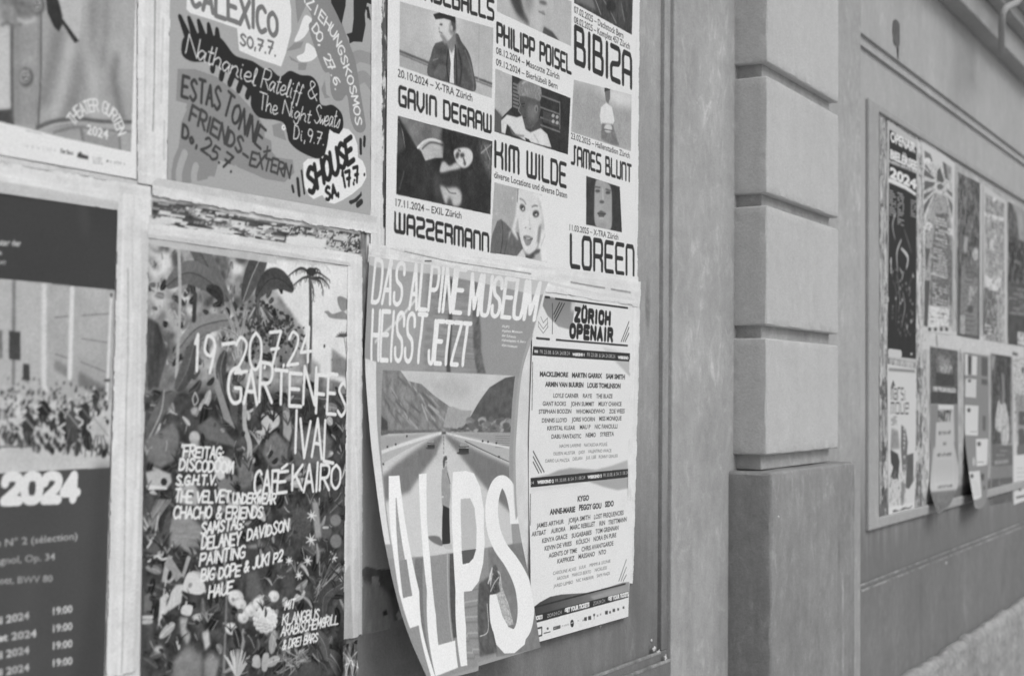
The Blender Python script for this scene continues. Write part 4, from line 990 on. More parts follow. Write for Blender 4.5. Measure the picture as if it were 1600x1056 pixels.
LT('Suite N° 2 (sélection)', (-36, 857), (121, 842), 12, 172, .012); LT('Capriccio espagnol, Op. 34', (-112, 890), (86, 874), 12, 172, .012); LT('Ein feste Burg ist unser Gott, BWV 80', (-190, 921), (82, 908), 12, 172, .012)
for t, x0, x1, y in (('Juli 2024', -20, 46, 970), ('juillet 2024', -34, 57, 998), ('Juli 2024', -20, 46, 1024), ('Juli 2024', -20, 46, 1051)): LT(t, (x0, y + 8), (x1, y - 4), 12, 212, .03)
for y in (960, 987, 1014, 1041): LT('19:00', (83, y), (113, y - 4), 12, 206, .02)
D.view().poly([(120, 310), (135, 310), (140, 350), (134, 378), (126, 350)], 86, soft=4, a=.5); D.poly([(40, 860), (60, 860), (40, 1090), (10, 1090)], 92, soft=12, a=.5)
D.wear(3, 80, 6)
D.part('photograph', hall); D.part('heading', [(-170, 260), (190, 318), (186, 460), (180, 454), (0, 436), (-170, 419)])
D.build('poster', M_PRINT, 'dark orchestra concert poster with a hall photograph and 2024 in large white figures', 'poster', 'posters on the near panel', seed=5)

# ---- jungle collage poster
E = Sheet((230, 366), (550, 414), (540, 1096), (218, 1193), .95, Y=-.004, g=96)
rg = random.Random(11)
E.view(210, 340, 4)
E.poly([(40, 100), (1400, 260), (1400, 1100), (40, 1100)], 142, tex=60, tcell=16, seed=3)
E.poly([(80, 160), (200, 180), (240, 300), (130, 400), (80, 300)], 212, soft=4, tex=20, tcell=12); E.poly([(130, 380), (200, 430), (160, 640), (90, 600)], 196, soft=5, tex=30, tcell=10)
E.poly([(700, 240), (1380, 300), (1380, 1060), (1090, 960), (1060, 700), (900, 480), (830, 330)], 216, soft=2)
for k in range(70): E.ell(rg.uniform(80, 680), rg.uniform(180, 900), rg.uniform(10, 40), rg.uniform(10, 46), rg.choice([84, 100, 128, 150, 205]), soft=2.2, rot=rg.random())
for k in range(420):
    x = rg.gauss(840, 130); y = rg.gauss(660, 110)
    if x > 640 and y > 470 and x - 700 < (y - 430) * 1.4: E.ell(x, y, rg.uniform(4, 12), rg.uniform(5, 15), rg.choice([56, 66, 80, 62]), rot=rg.uniform(-1, 1))
def leaf(sh, pts, w, g, rib=None, veins=9, seed=0):
    c = sh.mm(catmull(pts, 10)); n = len(c); t = np.linspace(0, 1, n); ww = w * np.sin(np.pi * np.clip(t * .94 + .03, 0, 1)) ** .7
    d = np.gradient(c, axis=0); d /= np.linalg.norm(d, axis=1)[:, None] + 1e-9; nn = np.c_[-d[:, 1], d[:, 0]]
    sh.put([np.r_[c + nn * ww[:, None], c[::-1]]], g, tex=8, tcell=4, seed=seed); sh.put([np.r_[c, (c - nn * ww[:, None])[::-1]]], g - 16, tex=8, tcell=4, seed=seed + 1)
    rib = rib if rib is not None else g + 34
    for k in range(2, n - 2, max(n // (veins * 3), 1)):
        for sd in (1, -1):
            e = c[k] + sd * nn[k] * ww[k] * .9 + d[k] * ww[k] * .5; sh.put(sh.thick([np.array([c[k], e])], .5), g - 30 if sd > 0 else g + 14, a=.7)
    sh.put(sh.thick([c], 1.0), rib)
for k in range(90):
    x = rg.uniform(90, 900); y = rg.uniform(420, 1050); a = rg.uniform(0, 6.28); l = rg.uniform(24, 80)
    leaf(E, [(x, y), (x + l * .5 * math.cos(a) + 6, y + l * .5 * math.sin(a)), (x + l * math.cos(a), y + l * math.sin(a) * 1.3)], rg.uniform(2, 4.5), rg.choice([50, 58, 66, 76, 90, 120, 150]), veins=3, seed=k)
for k in range(140):
    x = rg.uniform(80, 640); y = rg.uniform(190, 900); E.line([(x, y), (x + rg.uniform(-20, 20), y + rg.uniform(10, 50))], rg.uniform(.6, 1.6), rg.choice([66, 84, 110, 190, 205]), soft=.3)
# banana plant
leaf(E, [(590, 520), (500, 380), (400, 200), (330, 150)], 15, 108, 60, 14); leaf(E, [(680, 520), (730, 380), (790, 250), (810, 210)], 15, 92, 190, 14)
leaf(E, [(560, 520), (470, 400), (330, 345), (200, 430)], 15, 112, 60, 16); leaf(E, [(760, 500), (830, 400), (910, 385), (995, 455)], 14, 84, 50, 12)
leaf(E, [(600, 640), (520, 650), (380, 700), (250, 860)], 11, 140, 60, 14); leaf(E, [(550, 540), (520, 470), (450, 440)], 8, 70, 50, 6)
for pts in ([(640, 860), (620, 700), (560, 560)], [(650, 860), (650, 700), (600, 520)], [(660, 860), (640, 740), (540, 690)], [(660, 820), (680, 680), (700, 560)]): E.line(pts, (6, 3), 170, curve=True); E.line(pts, 1, 90, curve=True)
for k in range(30):
    a = rg.uniform(-.6, .6); E.line([(780 + a * 60, 560), (800 + a * 180, 620 + rg.random() * 60)], 1.4, rg.choice([74, 96, 180]))
E.line([(278, 190), (285, 560), (262, 1000)], 5, 172, curve=True); E.line([(380, 480), (372, 640)], 7, 70)
E.poly([(80, 620), (150, 660), (210, 850), (150, 1060), (80, 1060)], 78, tex=18, tcell=(30, 5), soft=1); leaf(E, [(380, 760), (330, 950), (260, 1080)], 12, 96); leaf(E, [(570, 830), (540, 950), (560, 1100)], 9, 88, 150)
# palm
E.line([(1105, 220), (1105, 290)], 4, 190); E.line([(1098, 380), (1102, 600), (1095, 960)], (5, 8), 82, curve=True)
for pts, g in (([(1100, 290), (1060, 258), (1010, 285)], 188), ([(1110, 300), (1170, 280), (1220, 330)], 188), ([(1100, 360), (1040, 315), (950, 375)], 66), ([(1100, 370), (1050, 380), (985, 430)], 78), ([(1110, 360), (1150, 345), (1222, 392)], 72), ([(1110, 380), (1170, 380), (1215, 425)], 58), ([(1105, 350), (1130, 320), (1158, 330)], 66), ([(1110, 380), (1160, 400), (1182, 465)], 78), ([(1100, 390), (1118, 450), (1118, 510)], 96), ([(1095, 350), (1060, 320), (1010, 330)], 70)):
    E.line(pts, (4, 3, 1), g, curve=True)
    c = catmull(pts, 6)
    for q in c[1:]: E.line([q, (q[0] + rg.uniform(-10, 10), q[1] + rg.uniform(14, 34))], .9, g)
E.ell(1105, 335, 30, 24, 60)
E.poly([(1268, 500), (1290, 492), (1330, 510), (1352, 540), (1320, 580), (1295, 582), (1275, 545)], 140, curve=True); E.poly([(1186, 588), (1210, 582), (1240, 602), (1300, 585), (1330, 610), (1330, 635), (1230, 628), (1200, 600)], 142, curve=True); E.line([(1345, 630), (1335, 690), (1350, 720)], 5, 150, curve=True)
for k in range(8): a = -2.9 + k * .36; E.line([(1305, 740), (1305 + 48 * math.cos(a), 740 + 42 * math.sin(a) + 14)], (3, 1), 86)
E.line([(1310, 740), (1325, 850)], 1.6, 120); E.poly([(1235, 820), (1345, 900), (1345, 1000), (1230, 980)], 130, soft=2, tex=20, tcell=8); E.poly([(1100, 880), (1160, 920), (1150, 1010), (1100, 1000)], 150, soft=3)
# middle
E.view(210, 590, 4)
E.poly([(40, 60), (1360, 120), (1360, 1900), (40, 1900)], 70, soft=10, tex=34, tcell=12, seed=8)
for k in range(330):
    x = rg.uniform(60, 1340); y = rg.uniform(60, 1880); a = rg.uniform(0, 6.28); l = rg.uniform(30, 120)
    leaf(E, [(x, y), (x + l * .5 * math.cos(a) + 8, y + l * .5 * math.sin(a)), (x + l * math.cos(a), y + l * math.sin(a) * 1.3)], rg.uniform(2, 6.5), rg.choice([42, 48, 54, 60, 66, 76, 88, 104, 138, 176]), veins=3, seed=k)
for k in range(260):
    x = rg.uniform(60, 1340); y = rg.uniform(100, 1880); a = rg.uniform(0, 6.28); l = rg.uniform(14, 60); E.line([(x, y), (x + l * .5 * math.cos(a), y + l * .6 * math.sin(a) + 4), (x + l * math.cos(a), y + l * math.sin(a) * 1.4)], rg.uniform(.6, 1.4), rg.choice([150, 176, 128, 50, 196, 46]), curve=True)
for k in range(90): E.ell(rg.uniform(60, 1340), rg.uniform(100, 1880), rg.uniform(2, 6), rg.uniform(3, 9), rg.choice([44, 52, 150, 180, 120, 60]), soft=.5)
E.poly([(80, 290), (170, 120), (200, 90), (260, 110), (170, 260), (90, 420)], 100, curve=True, tex=14, tcell=8); E.line([(185, 80), (165, 220), (80, 400)], 1.6, 176, curve=True)
E.poly([(80, 380), (240, 280), (290, 360), (250, 520), (160, 560), (80, 520)], 118, tex=16, tcell=(4, 30), soft=1.5); E.poly([(520, 0), (600, 240), (630, 320), (560, 260), (500, 60)], 146); E.poly([(570, 0), (650, 160), (640, 300), (610, 270)], 92)
E.poly([(395, 300), (480, 240), (630, 400), (620, 430), (400, 370)], 108, soft=1); E.poly([(270, 300), (300, 340), (420, 340), (400, 470), (290, 430)], 62, soft=2)
E.poly([(70, 590), (150, 570), (225, 600), (235, 650), (205, 690), (90, 690)], 178, soft=1, tex=10, tcell=6); E.ell(185, 650, 20, 24, 60); E.line([(0, 715), (60, 690), (120, 685), (200, 690)], (8, 3), 205, curve=True)
E.line([(380, 90), (365, 130), (375, 170), (398, 140), (380, 90)], 1.6, 200, curve=True); E.poly([(350, 200), (375, 180), (400, 190), (385, 235), (360, 230)], 170, soft=1)
E.ell(376, 372, 34, 40, 186, soft=.8); E.poly([(352, 390), (405, 390), (405, 440), (352, 440)], 160, soft=1.5)
E.poly([(790, 240), (850, 205), (900, 230), (905, 290), (860, 330), (820, 360), (770, 350), (800, 320)], 188, curve=True, soft=.7, tex=8, tcell=5); E.poly([(740, 330), (800, 330), (780, 380)], 190)
E.poly([(820, 400), (880, 330), (960, 420), (950, 540), (850, 560), (800, 470)], 116, tex=22, tcell=7, soft=1.5); E.poly([(930, 200), (970, 220), (985, 330), (970, 400), (930, 360)], 156, soft=1)
E.poly([(1000, 330), (1180, 300), (1240, 400), (1190, 560), (1010, 560), (980, 440)], 106, soft=2, tex=16, tcell=(5, 18))
E.poly([(500, 520), (540, 490), (590, 500), (615, 540), (590, 610), (540, 640), (500, 590)], 196, curve=True, soft=.6); E.poly([(520, 660), (600, 590), (640, 620), (630, 720), (540, 730)], 120, soft=1); E.poly([(290, 690), (360, 640), (410, 720), (390, 800), (270, 780)], 168, soft=1.5)
E.line([(690, 130), (690, 300), (720, 420), (715, 560)], (7, 10), 168, curve=True); E.line([(672, 150), (700, 165)], 3, 168)
E.poly([(640, 520), (740, 510), (730, 680), (660, 690)], 118, soft=2, tex=16, tcell=6)
for k in range(11): E.line([(140 + k * 9, 760), (90 + k * 6, 880), (60 + k * 9, 960)], 1.2, rg.choice([170, 150, 120]), curve=True)
E.line([(0, 760), (60, 880), (110, 1000), (80, 1060)], 2, 196, curve=True); E.line([(150, 860), (130, 980)], 2, 190)
E.poly([(230, 880), (300, 820), (420, 930), (480, 1060), (220, 1060)], 142, soft=2, tex=18, tcell=(3, 30))
E.ell(1030, 910, 74, 100, 86, soft=1.2, tex=18, tcell=2); E.ell(1258, 890, 34, 36, 128, soft=.8); E.ell(1260, 1020, 36, 44, 124, soft=.8); E.ell(1190, 960, 44, 40, 96, soft=.8); E.line([(1180, 935), (1210, 935)], 3, 190)
E.poly([(1110, 770), (1150, 780), (1170, 1000), (1130, 1000)], 150, soft=1.5)
# lower flowers
E.view(210, 790, 3.97)
for x, y, r in ((1095, 210, 34), (1075, 340, 28), (1020, 430, 24), (1235, 320, 26), (960, 340, 22), (1100, 60, 30), (1290, 460, 20)):
    for k in range(7): a = k * .9; E.line([(x, y), (x + r * math.cos(a), y + r * math.sin(a) * 1.2)], (3, 1.2), 208)
for k in range(26): E.line([(1130 + rg.uniform(-20, 40), 500 + k * 4), (1200 + rg.uniform(-60, 100), 350 + rg.uniform(-40, 180))], 1, rg.choice([130, 180, 60]), curve=True)
E.poly([(80, 280), (160, 200), (200, 60), (230, 20), (200, 220), (130, 300)], 92); E.line([(80, 350), (110, 330), (140, 310), (170, 330), (230, 318)], 2.6, 205, curve=True); E.line([(0, 60), (100, 190), (80, 260)], 2, 200, curve=True)
for pts, g in (([(170, 470), (190, 350), (260, 440), (220, 480)], 170), ([(185, 360), (215, 300), (300, 430), (260, 470)], 150), ([(290, 440), (330, 300), (350, 320), (310, 440)], 160)): E.poly(pts, g, tex=10, tcell=4)
E.poly([(300, 500), (340, 410), (420, 460), (440, 520), (400, 550), (310, 530)], 204, curve=True); E.poly([(160, 570), (260, 490), (305, 485), (290, 600), (200, 660), (150, 720)], 198, soft=.6, tex=14, tcell=(20, 3)); E.line([(200, 440), (150, 740)], 2, 196)
E.poly([(60, 560), (95, 535), (112, 570), (105, 650), (60, 650)], 112); E.line([(55, 690), (110, 690)], 4, 190); E.line([(55, 720), (105, 716)], 5, 176)
E.poly([(290, 640), (310, 612), (355, 616), (362, 640), (345, 680), (295, 670)], 204, curve=True); E.poly([(280, 690), (330, 690), (320, 760), (350, 800), (330, 860), (290, 800)], 170, soft=1.5, tex=36, tcell=4); E.poly([(420, 790), (460, 760), (470, 860), (440, 895)], 190, soft=1.4, tex=30, tcell=4); E.ell(150, 888, 26, 22, 188, soft=1.5)
E.poly([(240, 960), (330, 860), (420, 930), (420, 1080), (230, 1080)], 126, soft=3, tex=16, tcell=12); E.poly([(430, 960), (480, 900), (530, 960), (500, 1080), (440, 1080)], 140, soft=3, tex=16, tcell=10)
E.poly([(530, 200), (570, 500), (545, 1080), (560, 1080), (580, 500), (560, 200)], 138, soft=1)
E.poly([(650, 240), (780, 240), (830, 380), (760, 520), (690, 470), (660, 340)], 72, curve=True, soft=1.5); E.poly([(690, 250), (800, 230), (780, 260), (720, 262)], 150, soft=1.5); E.poly([(700, 420), (760, 400), (790, 520), (740, 600), (690, 560)], 98, soft=2)
for x, y, r in ((630, 570, 48), (660, 610, 34), (770, 605, 36), (720, 650, 36), (675, 690, 34), (865, 560, 34), (600, 760, 36)):
    E.ell(x, y, r, r * 1.05, 196, soft=.6); E.ell(x - r * .2, y - r * .2, r * .7, r * .72, 214, soft=1); E.ell(x + r * .2, y + r * .3, r * .3, r * .3, 170, soft=1)
for rr, n in ((80, 14), (58, 11), (36, 8), (16, 5)):
    for k in range(n):
        a = k * 6.283 / n + rr; E.ell(812 + rr * .75 * math.cos(a), 706 + rr * .82 * math.sin(a), 18, 20, 216 if k % 2 else 204, soft=.4); E.ell(812 + rr * .75 * math.cos(a), 706 + rr * .82 * math.sin(a) + 14, 12, 4, 160, soft=.5)
leaf(E, [(870, 770), (860, 840), (850, 915)], 8, 160, 190, 5); leaf(E, [(620, 760), (640, 820), (650, 870)], 8, 62, 170, 5); leaf(E, [(680, 780), (720, 820), (745, 880)], 9, 70, 176, 5)
for k in range(16): a = -2.4 + k * .12; E.line([(640, 1060), (640 + 120 * math.cos(a) * rg.uniform(.6, 1.1), 1040 + 150 * math.sin(a))], (5, 2), rg.choice([196, 180, 150]))
for pts in ([(730, 990), (740, 930), (775, 930), (780, 1000)], [(790, 1010), (800, 920), (835, 920), (820, 1020)]): E.poly(pts, 172, curve=True, tex=8)
for k in range(40): E.line([(900 + rg.uniform(-20, 200), 900 + rg.uniform(0, 180)), (900 + rg.uniform(-20, 200), 870 + rg.uniform(0, 120))], 1.3, rg.choice([120, 160, 176, 92]))
leaf(E, [(1200, 900), (1260, 980), (1300, 1080)], 12, 110, 200, 8); leaf(E, [(1360, 880), (1320, 960), (1290, 1060)], 10, 120, 190, 8); leaf(E, [(1130, 780), (1180, 860), (1200, 960)], 10, 100, 140, 6); E.ell(1090, 1020, 70, 60, 82, soft=2); leaf(E, [(1170, 700), (1180, 560), (1290, 480)], 12, 84, 120, 6)
E.view(210, 590, 4)
def tuft(x, y, n, l, gs):
    for i in range(n):
        a = -1.57 + rg.uniform(-.8, .8); q = l * rg.uniform(.6, 1.1); E.line([(x, y), (x + q * .5 * math.cos(a), y + q * .6 * math.sin(a)), (x + q * math.cos(a) * 1.1, y + q * math.sin(a))], (2.2, .5), rg.choice(gs), curve=True)
for k in range(70): tuft(rg.uniform(70, 1330), rg.uniform(260, 1880), rg.randint(4, 8), rg.uniform(50, 120), rg.choice([[50, 58, 66], [50, 90, 128], [60, 150, 176], [46, 54, 70]]))
for k in range(120):
    x = rg.uniform(60, 1330); y = rg.uniform(140, 1880); a = rg.uniform(0, 6.28); l = rg.uniform(20, 60)
    leaf(E, [(x, y), (x + l * .5 * math.cos(a) + 5, y + l * .5 * math.sin(a)), (x + l * math.cos(a), y + l * math.sin(a) * 1.3)], rg.uniform(1.5, 3.4), rg.choice([44, 50, 58, 70, 96, 140]), veins=3, seed=k)
E.view().soften([(230, 366), (550, 414), (540, 1096), (218, 1193)], .5, 9, 3, 3)
HL = lambda t, a, b, h, w, sd=0, **k: E.letters(t, a, b, (a[0] + 2, a[1] - h), 221, w, jit=.1, seed=sd, **k)
HL('19', (303, 581), (335, 582), 61, 4.6, 1); HL('-', (347, 558), (368, 555), 40, 4.6, 2); HL('20.7.24', (367, 583), (486, 566), 58, 4.4, 3, gap=.2)
HL('GARTEN', (356, 626), (492, 634), 58, 5, 4, gap=.2); HL('FES', (494, 646), (541, 650), 58, 5, 5, gap=.2);
HL('IVAL', (459, 708), (521, 722), 62, 4.8, 6, gap=.24); E.line([(545, 604), (540, 670)], 2.5, 214)
HL('CAFÉ', (397, 770), (448, 767), 37, 4.3, 7); E.line([(440, 732), (449, 725)], 4, 221); HL('E', (433, 769), (448, 767), 34, 4.3, 7)
HL('KAIRO', (456, 767), (531, 764), 41, 4.5, 8, gap=.2)
for k, (t, a, b, h) in enumerate([("'FREITAG:", (282, 713), (349, 716), 17), ('DISCODOOM', (280, 734), (364, 738), 18), ('S.G.H.T.V.', (275, 757), (338, 757), 14), ('THE VELVET', (273, 784), (359, 784), 18), ('UNDERWEAR', (363, 786), (430, 786), 15), ('CHACHO & FRIENDS', (271, 810), (410, 808), 19), ('SAMSTAG:', (314, 834), (381, 825), 17), ('DELANEY', (315, 857), (375, 851), 20), ('DAVIDSON', (386, 843), (450, 829), 18), ('PAINTING', (312, 883), (382, 870), 18), ('BIG DOPE', (314, 907), (375, 898), 18), ('& JUKI', (381, 893), (420, 881), 18), ('P2', (427, 879), (441, 875), 16), ('HAUE', (326, 934), (363, 925), 18), ('MIT', (445, 952), (460, 949), 13), ('KLANGBUS', (441, 976), (498, 966), 16), ('ARABISCHEMGRILL', (439, 994), (528, 974), 15), ('& DREI BARS', (441, 1014), (496, 1001), 14)]):
    HL(t, a, b, h, 3.1 if k < 14 else 2.3, 20 + k, gap=.22)
E.view(210, 340, 4)
E.poly([(60, 90), (320, 122), (880, 205), (890, 290), (520, 235), (140, 175), (60, 150)], 190, a=.92, tex=8, tcell=30); E.poly([(840, 200), (1400, 280), (1400, 300), (1340, 300), (840, 240)], 205, a=.8, soft=1)
E.poly([(1345, 240), (1440, 240), (1420, 800), (1345, 900)], 208, soft=1.5, a=.85)
E.view().wear(2.5, 80, 5)
E.build('poster', M_PRINT, 'jungle collage festival poster with white hand cut lettering', 'poster', 'posters on the near panel', seed=6)

# ---- loose poster of an alpine valley, peeling off the wall at the bottom
kt = [0, .15, .25, .4, .5, .65, .8, .9, 1.0]
FL = np.array([(577, 400), (572, 499), (570, 566), (577, 665), (584, 731), (598, 831), (619, 930), (640, 996), (670, 1064)], float)
FR = np.array([(857, 440), (834, 522), (816, 583), (808, 668), (806, 725), (810, 811), (826, 897), (836, 954), (845, 1011)], float)
_L = catmull(FL, 12); _R = catmull(FR, 12); _T = catmull(np.c_[kt, kt], 12)[:, 0]
def f_alp(st):
    st = np.asarray(st, float); s, t = st[:, 0], st[:, 1]
    sc = np.clip(s, -.5, 1.5); sp = sc * .80 / (sc * .80 + (1 - sc)) + (s - sc)      # foreshortening towards the far edge
    m = len(_T) - 1
    f = lambda a, k: (np.interp(t, _T, a[:, k]) + np.maximum(t - 1, 0) * (a[m, k] - a[m - 6, k]) / (_T[m] - _T[m - 6])
                      + np.minimum(t, 0) * (a[6, k] - a[0, k]) / (_T[6] - _T[0]))
    sag = 7 * np.sin(np.pi * np.clip(s, 0, 1)) * np.clip((t - .8) / .2, 0, 1)
    return np.stack([f(_L, 0) * (1 - sp) + f(_R, 0) * sp, f(_L, 1) * (1 - sp) + f(_R, 1) * sp + sag * (s < .5)], 1)
def y_alp(s, t):
    l = np.interp(t, [0, .25, .5, .65, .8, .9, 1], [.000, .003, .018, .038, .064, .080, .098])
    r = np.interp(t, [0, .15, .35, .6, .8, 1], [.001, .008, .020, .030, .042, .055])
    return -(l * (1 - s) + r * s) - .010 * np.sin(np.pi * s) * np.clip(t, 0, 1) * np.sin(3 * t + .4)
Fq = Sheet((577, 400), (857, 440), (845, 1011), (670, 1064), .95, 1.15, Y=-.0075, g=150, fn=f_alp, Yfn=y_alp, wmm=440, hmm=600)
F = Fq
F.view(570, 380, 3.636)
F.wear(4, 60, 2)
F.poly([(350, 140), (640, 220), (690, 760), (340, 760)], 138, soft=4, tex=16, tcell=(6, 22), seed=4)
for i in range(16): F.line([(400, 280 + i * 30), (640, 300 + i * 30)], 1.2, 120 + (i % 4) * 12, soft=.5)
F.poly([(600, 215), (640, 220), (660, 600), (690, 740), (640, 740), (615, 560)], 102, soft=1.5, tex=24, tcell=7); F.poly([(480, 200), (500, 210), (490, 760), (465, 740)], 84, soft=1.5)
F.poly([(90, 180), (330, 200), (300, 560), (90, 700)], 158, soft=8); F.line([(60, 560), (200, 430), (290, 320)], 5, 205, soft=1); F.ell(445, 300, 26, 40, 92, soft=2)
F.poly([(640, 330), (1060, 300), (890, 760), (690, 740)], 146, soft=3)
HD = lambda t, a, b, c: F.type(t, a, b, c, 222, bold=.0)
HG = lambda t, a, b, c: F.letters(t, a, b, c, 222, 7.0, font=dict(GROT, I='.5,0 .5,1'), gap=.34)
HG('DAS', (40, 334), (205, 350), (62, 92)); HG('ALPINE', (254, 370), (545, 396), (272, 112)); HG('MUSEUM', (592, 402), (962, 436), (612, 176))
HG('HEISST', (38, 660), (326, 676), (46, 382)); HG('JETZT', (362, 680), (575, 692), (378, 440))
F.view()
F.poly([(560, 380), (870, 425), (870, 455), (840, 462), (790, 450), (700, 431), (636, 424), (590, 418), (565, 410)], 208, a=.62, soft=.6)
for k, t in enumerate(['ALPS', 'Alpines Museum', 'der Schweiz', 'Helvetiaplatz 4, Bern', 'alps.museum']): F.type(t, (784, 511 + k * 7.3), (784 + (12, 32, 22, 37, 24)[k], 513 + k * 7.6), (784.5, 507 + k * 7.3), 214, bold=.02)
F.poly([(595, 577), (808, 586), (803, 905), (640, 1080), (590, 1000)], 150)
pic = [(598, 578), (805, 587), (796, 700), (797, 790), (806, 850), (795, 862), (627, 882), (612, 850), (600, 760), (595, 680)]
F.within(pic).view(560, 560, 5.28)
F.poly([(180, 80), (1310, 130), (1280, 1700), (180, 1700)], 188, tex=10, tcell=26, seed=5)
F.poly([(500, 150), (900, 200), (960, 330), (700, 330)], 172, soft=9, tex=14, tcell=14)
F.poly([(190, 85), (345, 98), (410, 185), (520, 210), (620, 300), (760, 400), (840, 440), (930, 430), (880, 560), (700, 610), (180, 620)], 128, tex=26, tcell=(10, 9), seed=6)
F.poly([(740, 400), (780, 395), (850, 425), (940, 432), (900, 540), (780, 600), (700, 560)], 158, soft=1, tex=10, tcell=6)
for k in range(40):
    x = rg.uniform(200, 640); y = rg.uniform(140 + max(0, x - 340) * .55, 520); F.line([(x, y), (x + rg.uniform(40, 110), y + rg.uniform(60, 130))], rg.uniform(1.5, 4), rg.choice([96, 104, 158, 166, 112]), soft=1.2)
F.poly([(190, 470), (240, 520), (245, 620), (185, 640)], 78, soft=1.5); F.poly([(190, 590), (690, 590), (690, 606), (190, 622)], 104, soft=1, tex=16, tcell=3)
F.poly([(1310, 140), (1210, 160), (1080, 240), (1000, 350), (930, 470), (870, 560), (800, 600), (1320, 640)], 92, tex=16, tcell=10, seed=7, soft=.6)
for k in range(90): F.ell(rg.uniform(900, 1290), rg.uniform(500, 600) - max(0, 0), rg.uniform(14, 34), rg.uniform(12, 28), rg.choice([104, 120, 140, 156, 96]), soft=1)
for k in range(40): x = rg.uniform(700, 1290); F.ell(x, rg.uniform(575, 606), 16, 9, rg.choice([100, 120, 92]), soft=.8)
F.poly([(180, 640), (690, 606), (1290, 612), (1290, 1100), (180, 1100)], 172, soft=1); F.poly([(180, 650), (600, 612), (190, 760)], 158, soft=1.5); F.poly([(760, 612), (1290, 615), (1290, 740), (1000, 660)], 152, soft=1.5)
for i in range(6): F.line([(1130, 640 + i * 18), (1260, 640 + i * 19)], 1, 120)
F.poly([(690, 612), (716, 612), (1290, 860), (1290, 1700), (180, 1700), (180, 880)], 192)
F.poly([(688, 615), (180, 985), (180, 1200), (420, 1100), (640, 800), (700, 640)], 118, soft=3, tex=8, tcell=(14, 6)); F.poly([(716, 615), (1290, 900), (1290, 1300), (1080, 1100), (840, 800), (720, 650)], 118, soft=3, tex=8, tcell=(14, 6))
F.line([(680, 615), (185, 775)], 5, 206, soft=.6); F.line([(730, 615), (1290, 745)], 3, 208, soft=.6); F.line([(880, 680), (1290, 870)], 1.6, 88, soft=.4)
for i in range(7): F.line([(704, 640 + i * 24 + i * i * 2), (704, 652 + i * 25 + i * i * 2)], 1.6, 78)
def car(x, y, w): F.poly([(x - w, y - w * .4), (x + w, y - w * .4), (x + w, y + w), (x - w, y + w)], 66, soft=.5); F.poly([(x - w * .7, y - w), (x + w * .7, y - w), (x + w * .9, y - w * .3), (x - w * .9, y - w * .3)], 150, soft=.5); F.line([(x - w, y), (x + w, y)], 1, 186); F.ell(x - w * .2, y + w * 1.1, w * 1.3, w * .3, 74, soft=.6)
car(600, 705, 30); car(870, 735, 40); car(706, 602, 15)
for x, y in ((240, 728), (308, 708), (1025, 680), (1070, 686), (1138, 696), (400, 640), (206, 870), (1160, 810)): F.ell(x, y, 8, 9, 70, soft=.5)
F.within(None)
F.soften(pic, .9, 8, 3, 6)
F.view(540, 720, 3.144)
pav = [(240, 500), (430, 465), (690, 425), (860, 405), (960, 920), (440, 1060), (340, 1060)]
F.poly([(170, 480), (430, 464), (700, 424), (720, 560), (730, 960), (440, 1070), (330, 1070), (250, 720)], 140, soft=.6, tex=10, tcell=2, seed=9)
F.poly([(700, 424), (870, 400), (960, 920), (740, 960)], 124, soft=1, tex=12, tcell=9)
F.poly([(340, 480), (380, 474), (440, 1060), (420, 1060)], 116, soft=1, tex=18, tcell=1.6); F.line([(500, 455), (525, 880)], 3, 170, soft=.6); F.poly([(512, 456), (540, 452), (548, 560), (560, 860), (530, 870)], 84, soft=.8, tex=14, tcell=3)
F.poly([(535, 445), (650, 430), (650, 480), (570, 505), (545, 505)], 76, soft=.8)
for i in range(16): F.line([(575, 560 + i * 27), (660, 545 + i * 27)], 2, 118 + (i % 3) * 26, soft=.8)
F.poly([(655, 600), (715, 560), (745, 940), (660, 960)], 92, soft=1.5, tex=20, tcell=8); F.line([(695, 700), (700, 830), (660, 860)], 1.4, 190, curve=True)
F.poly([(705, 560), (720, 520), (760, 545), (770, 620), (800, 700), (825, 800), (790, 812), (755, 780), (735, 650), (715, 655)], 170, tex=44, tcell=2.4, seed=12); F.poly([(716, 600), (722, 560), (742, 540), (758, 560), (752, 600), (760, 640), (738, 652), (716, 660), (708, 630)], 84, soft=.8, tex=40, tcell=3); F.poly([(718, 520), (736, 506), (748, 530), (742, 556), (722, 552)], 96, soft=.8, tex=26, tcell=3); F.line([(712, 640), (730, 600), (752, 570)], 2, 176, soft=.5, curve=True); F.line([(700, 600), (712, 560), (720, 524)], 2.5, 206, soft=.6, curve=True)
# walking figure
F.poly([(486, -24), (496, -26), (500, -10), (490, 4), (486, 30), (480, 36), (477, 0)], 86, soft=.6); F.ell(493, 8, 5, 12, 168, soft=.6); F.line([(488, 5), (498, 7)], .7, 84); F.poly([(486, 26), (498, 22), (500, 38), (484, 42)], 150, soft=.5)
F.poly([(474, 40), (498, 34), (512, 90), (516, 170), (508, 236), (474, 220), (470, 120)], 150, curve=False, soft=.5, tex=10, tcell=5); F.line([(500, 60), (514, 110)], 1.6, 80); F.line([(470, 176), (480, 176)], 3, 190)
F.poly([(478, 216), (510, 232), (512, 330), (515, 400), (498, 420), (474, 408), (474, 320)], 60, soft=.5); F.poly([(474, 410), (520, 404), (524, 432), (492, 430)], 176, soft=.4)
F.poly([(410, 368), (460, 372), (476, 415), (440, 405), (412, 385)], 112, curve=True, soft=.8)
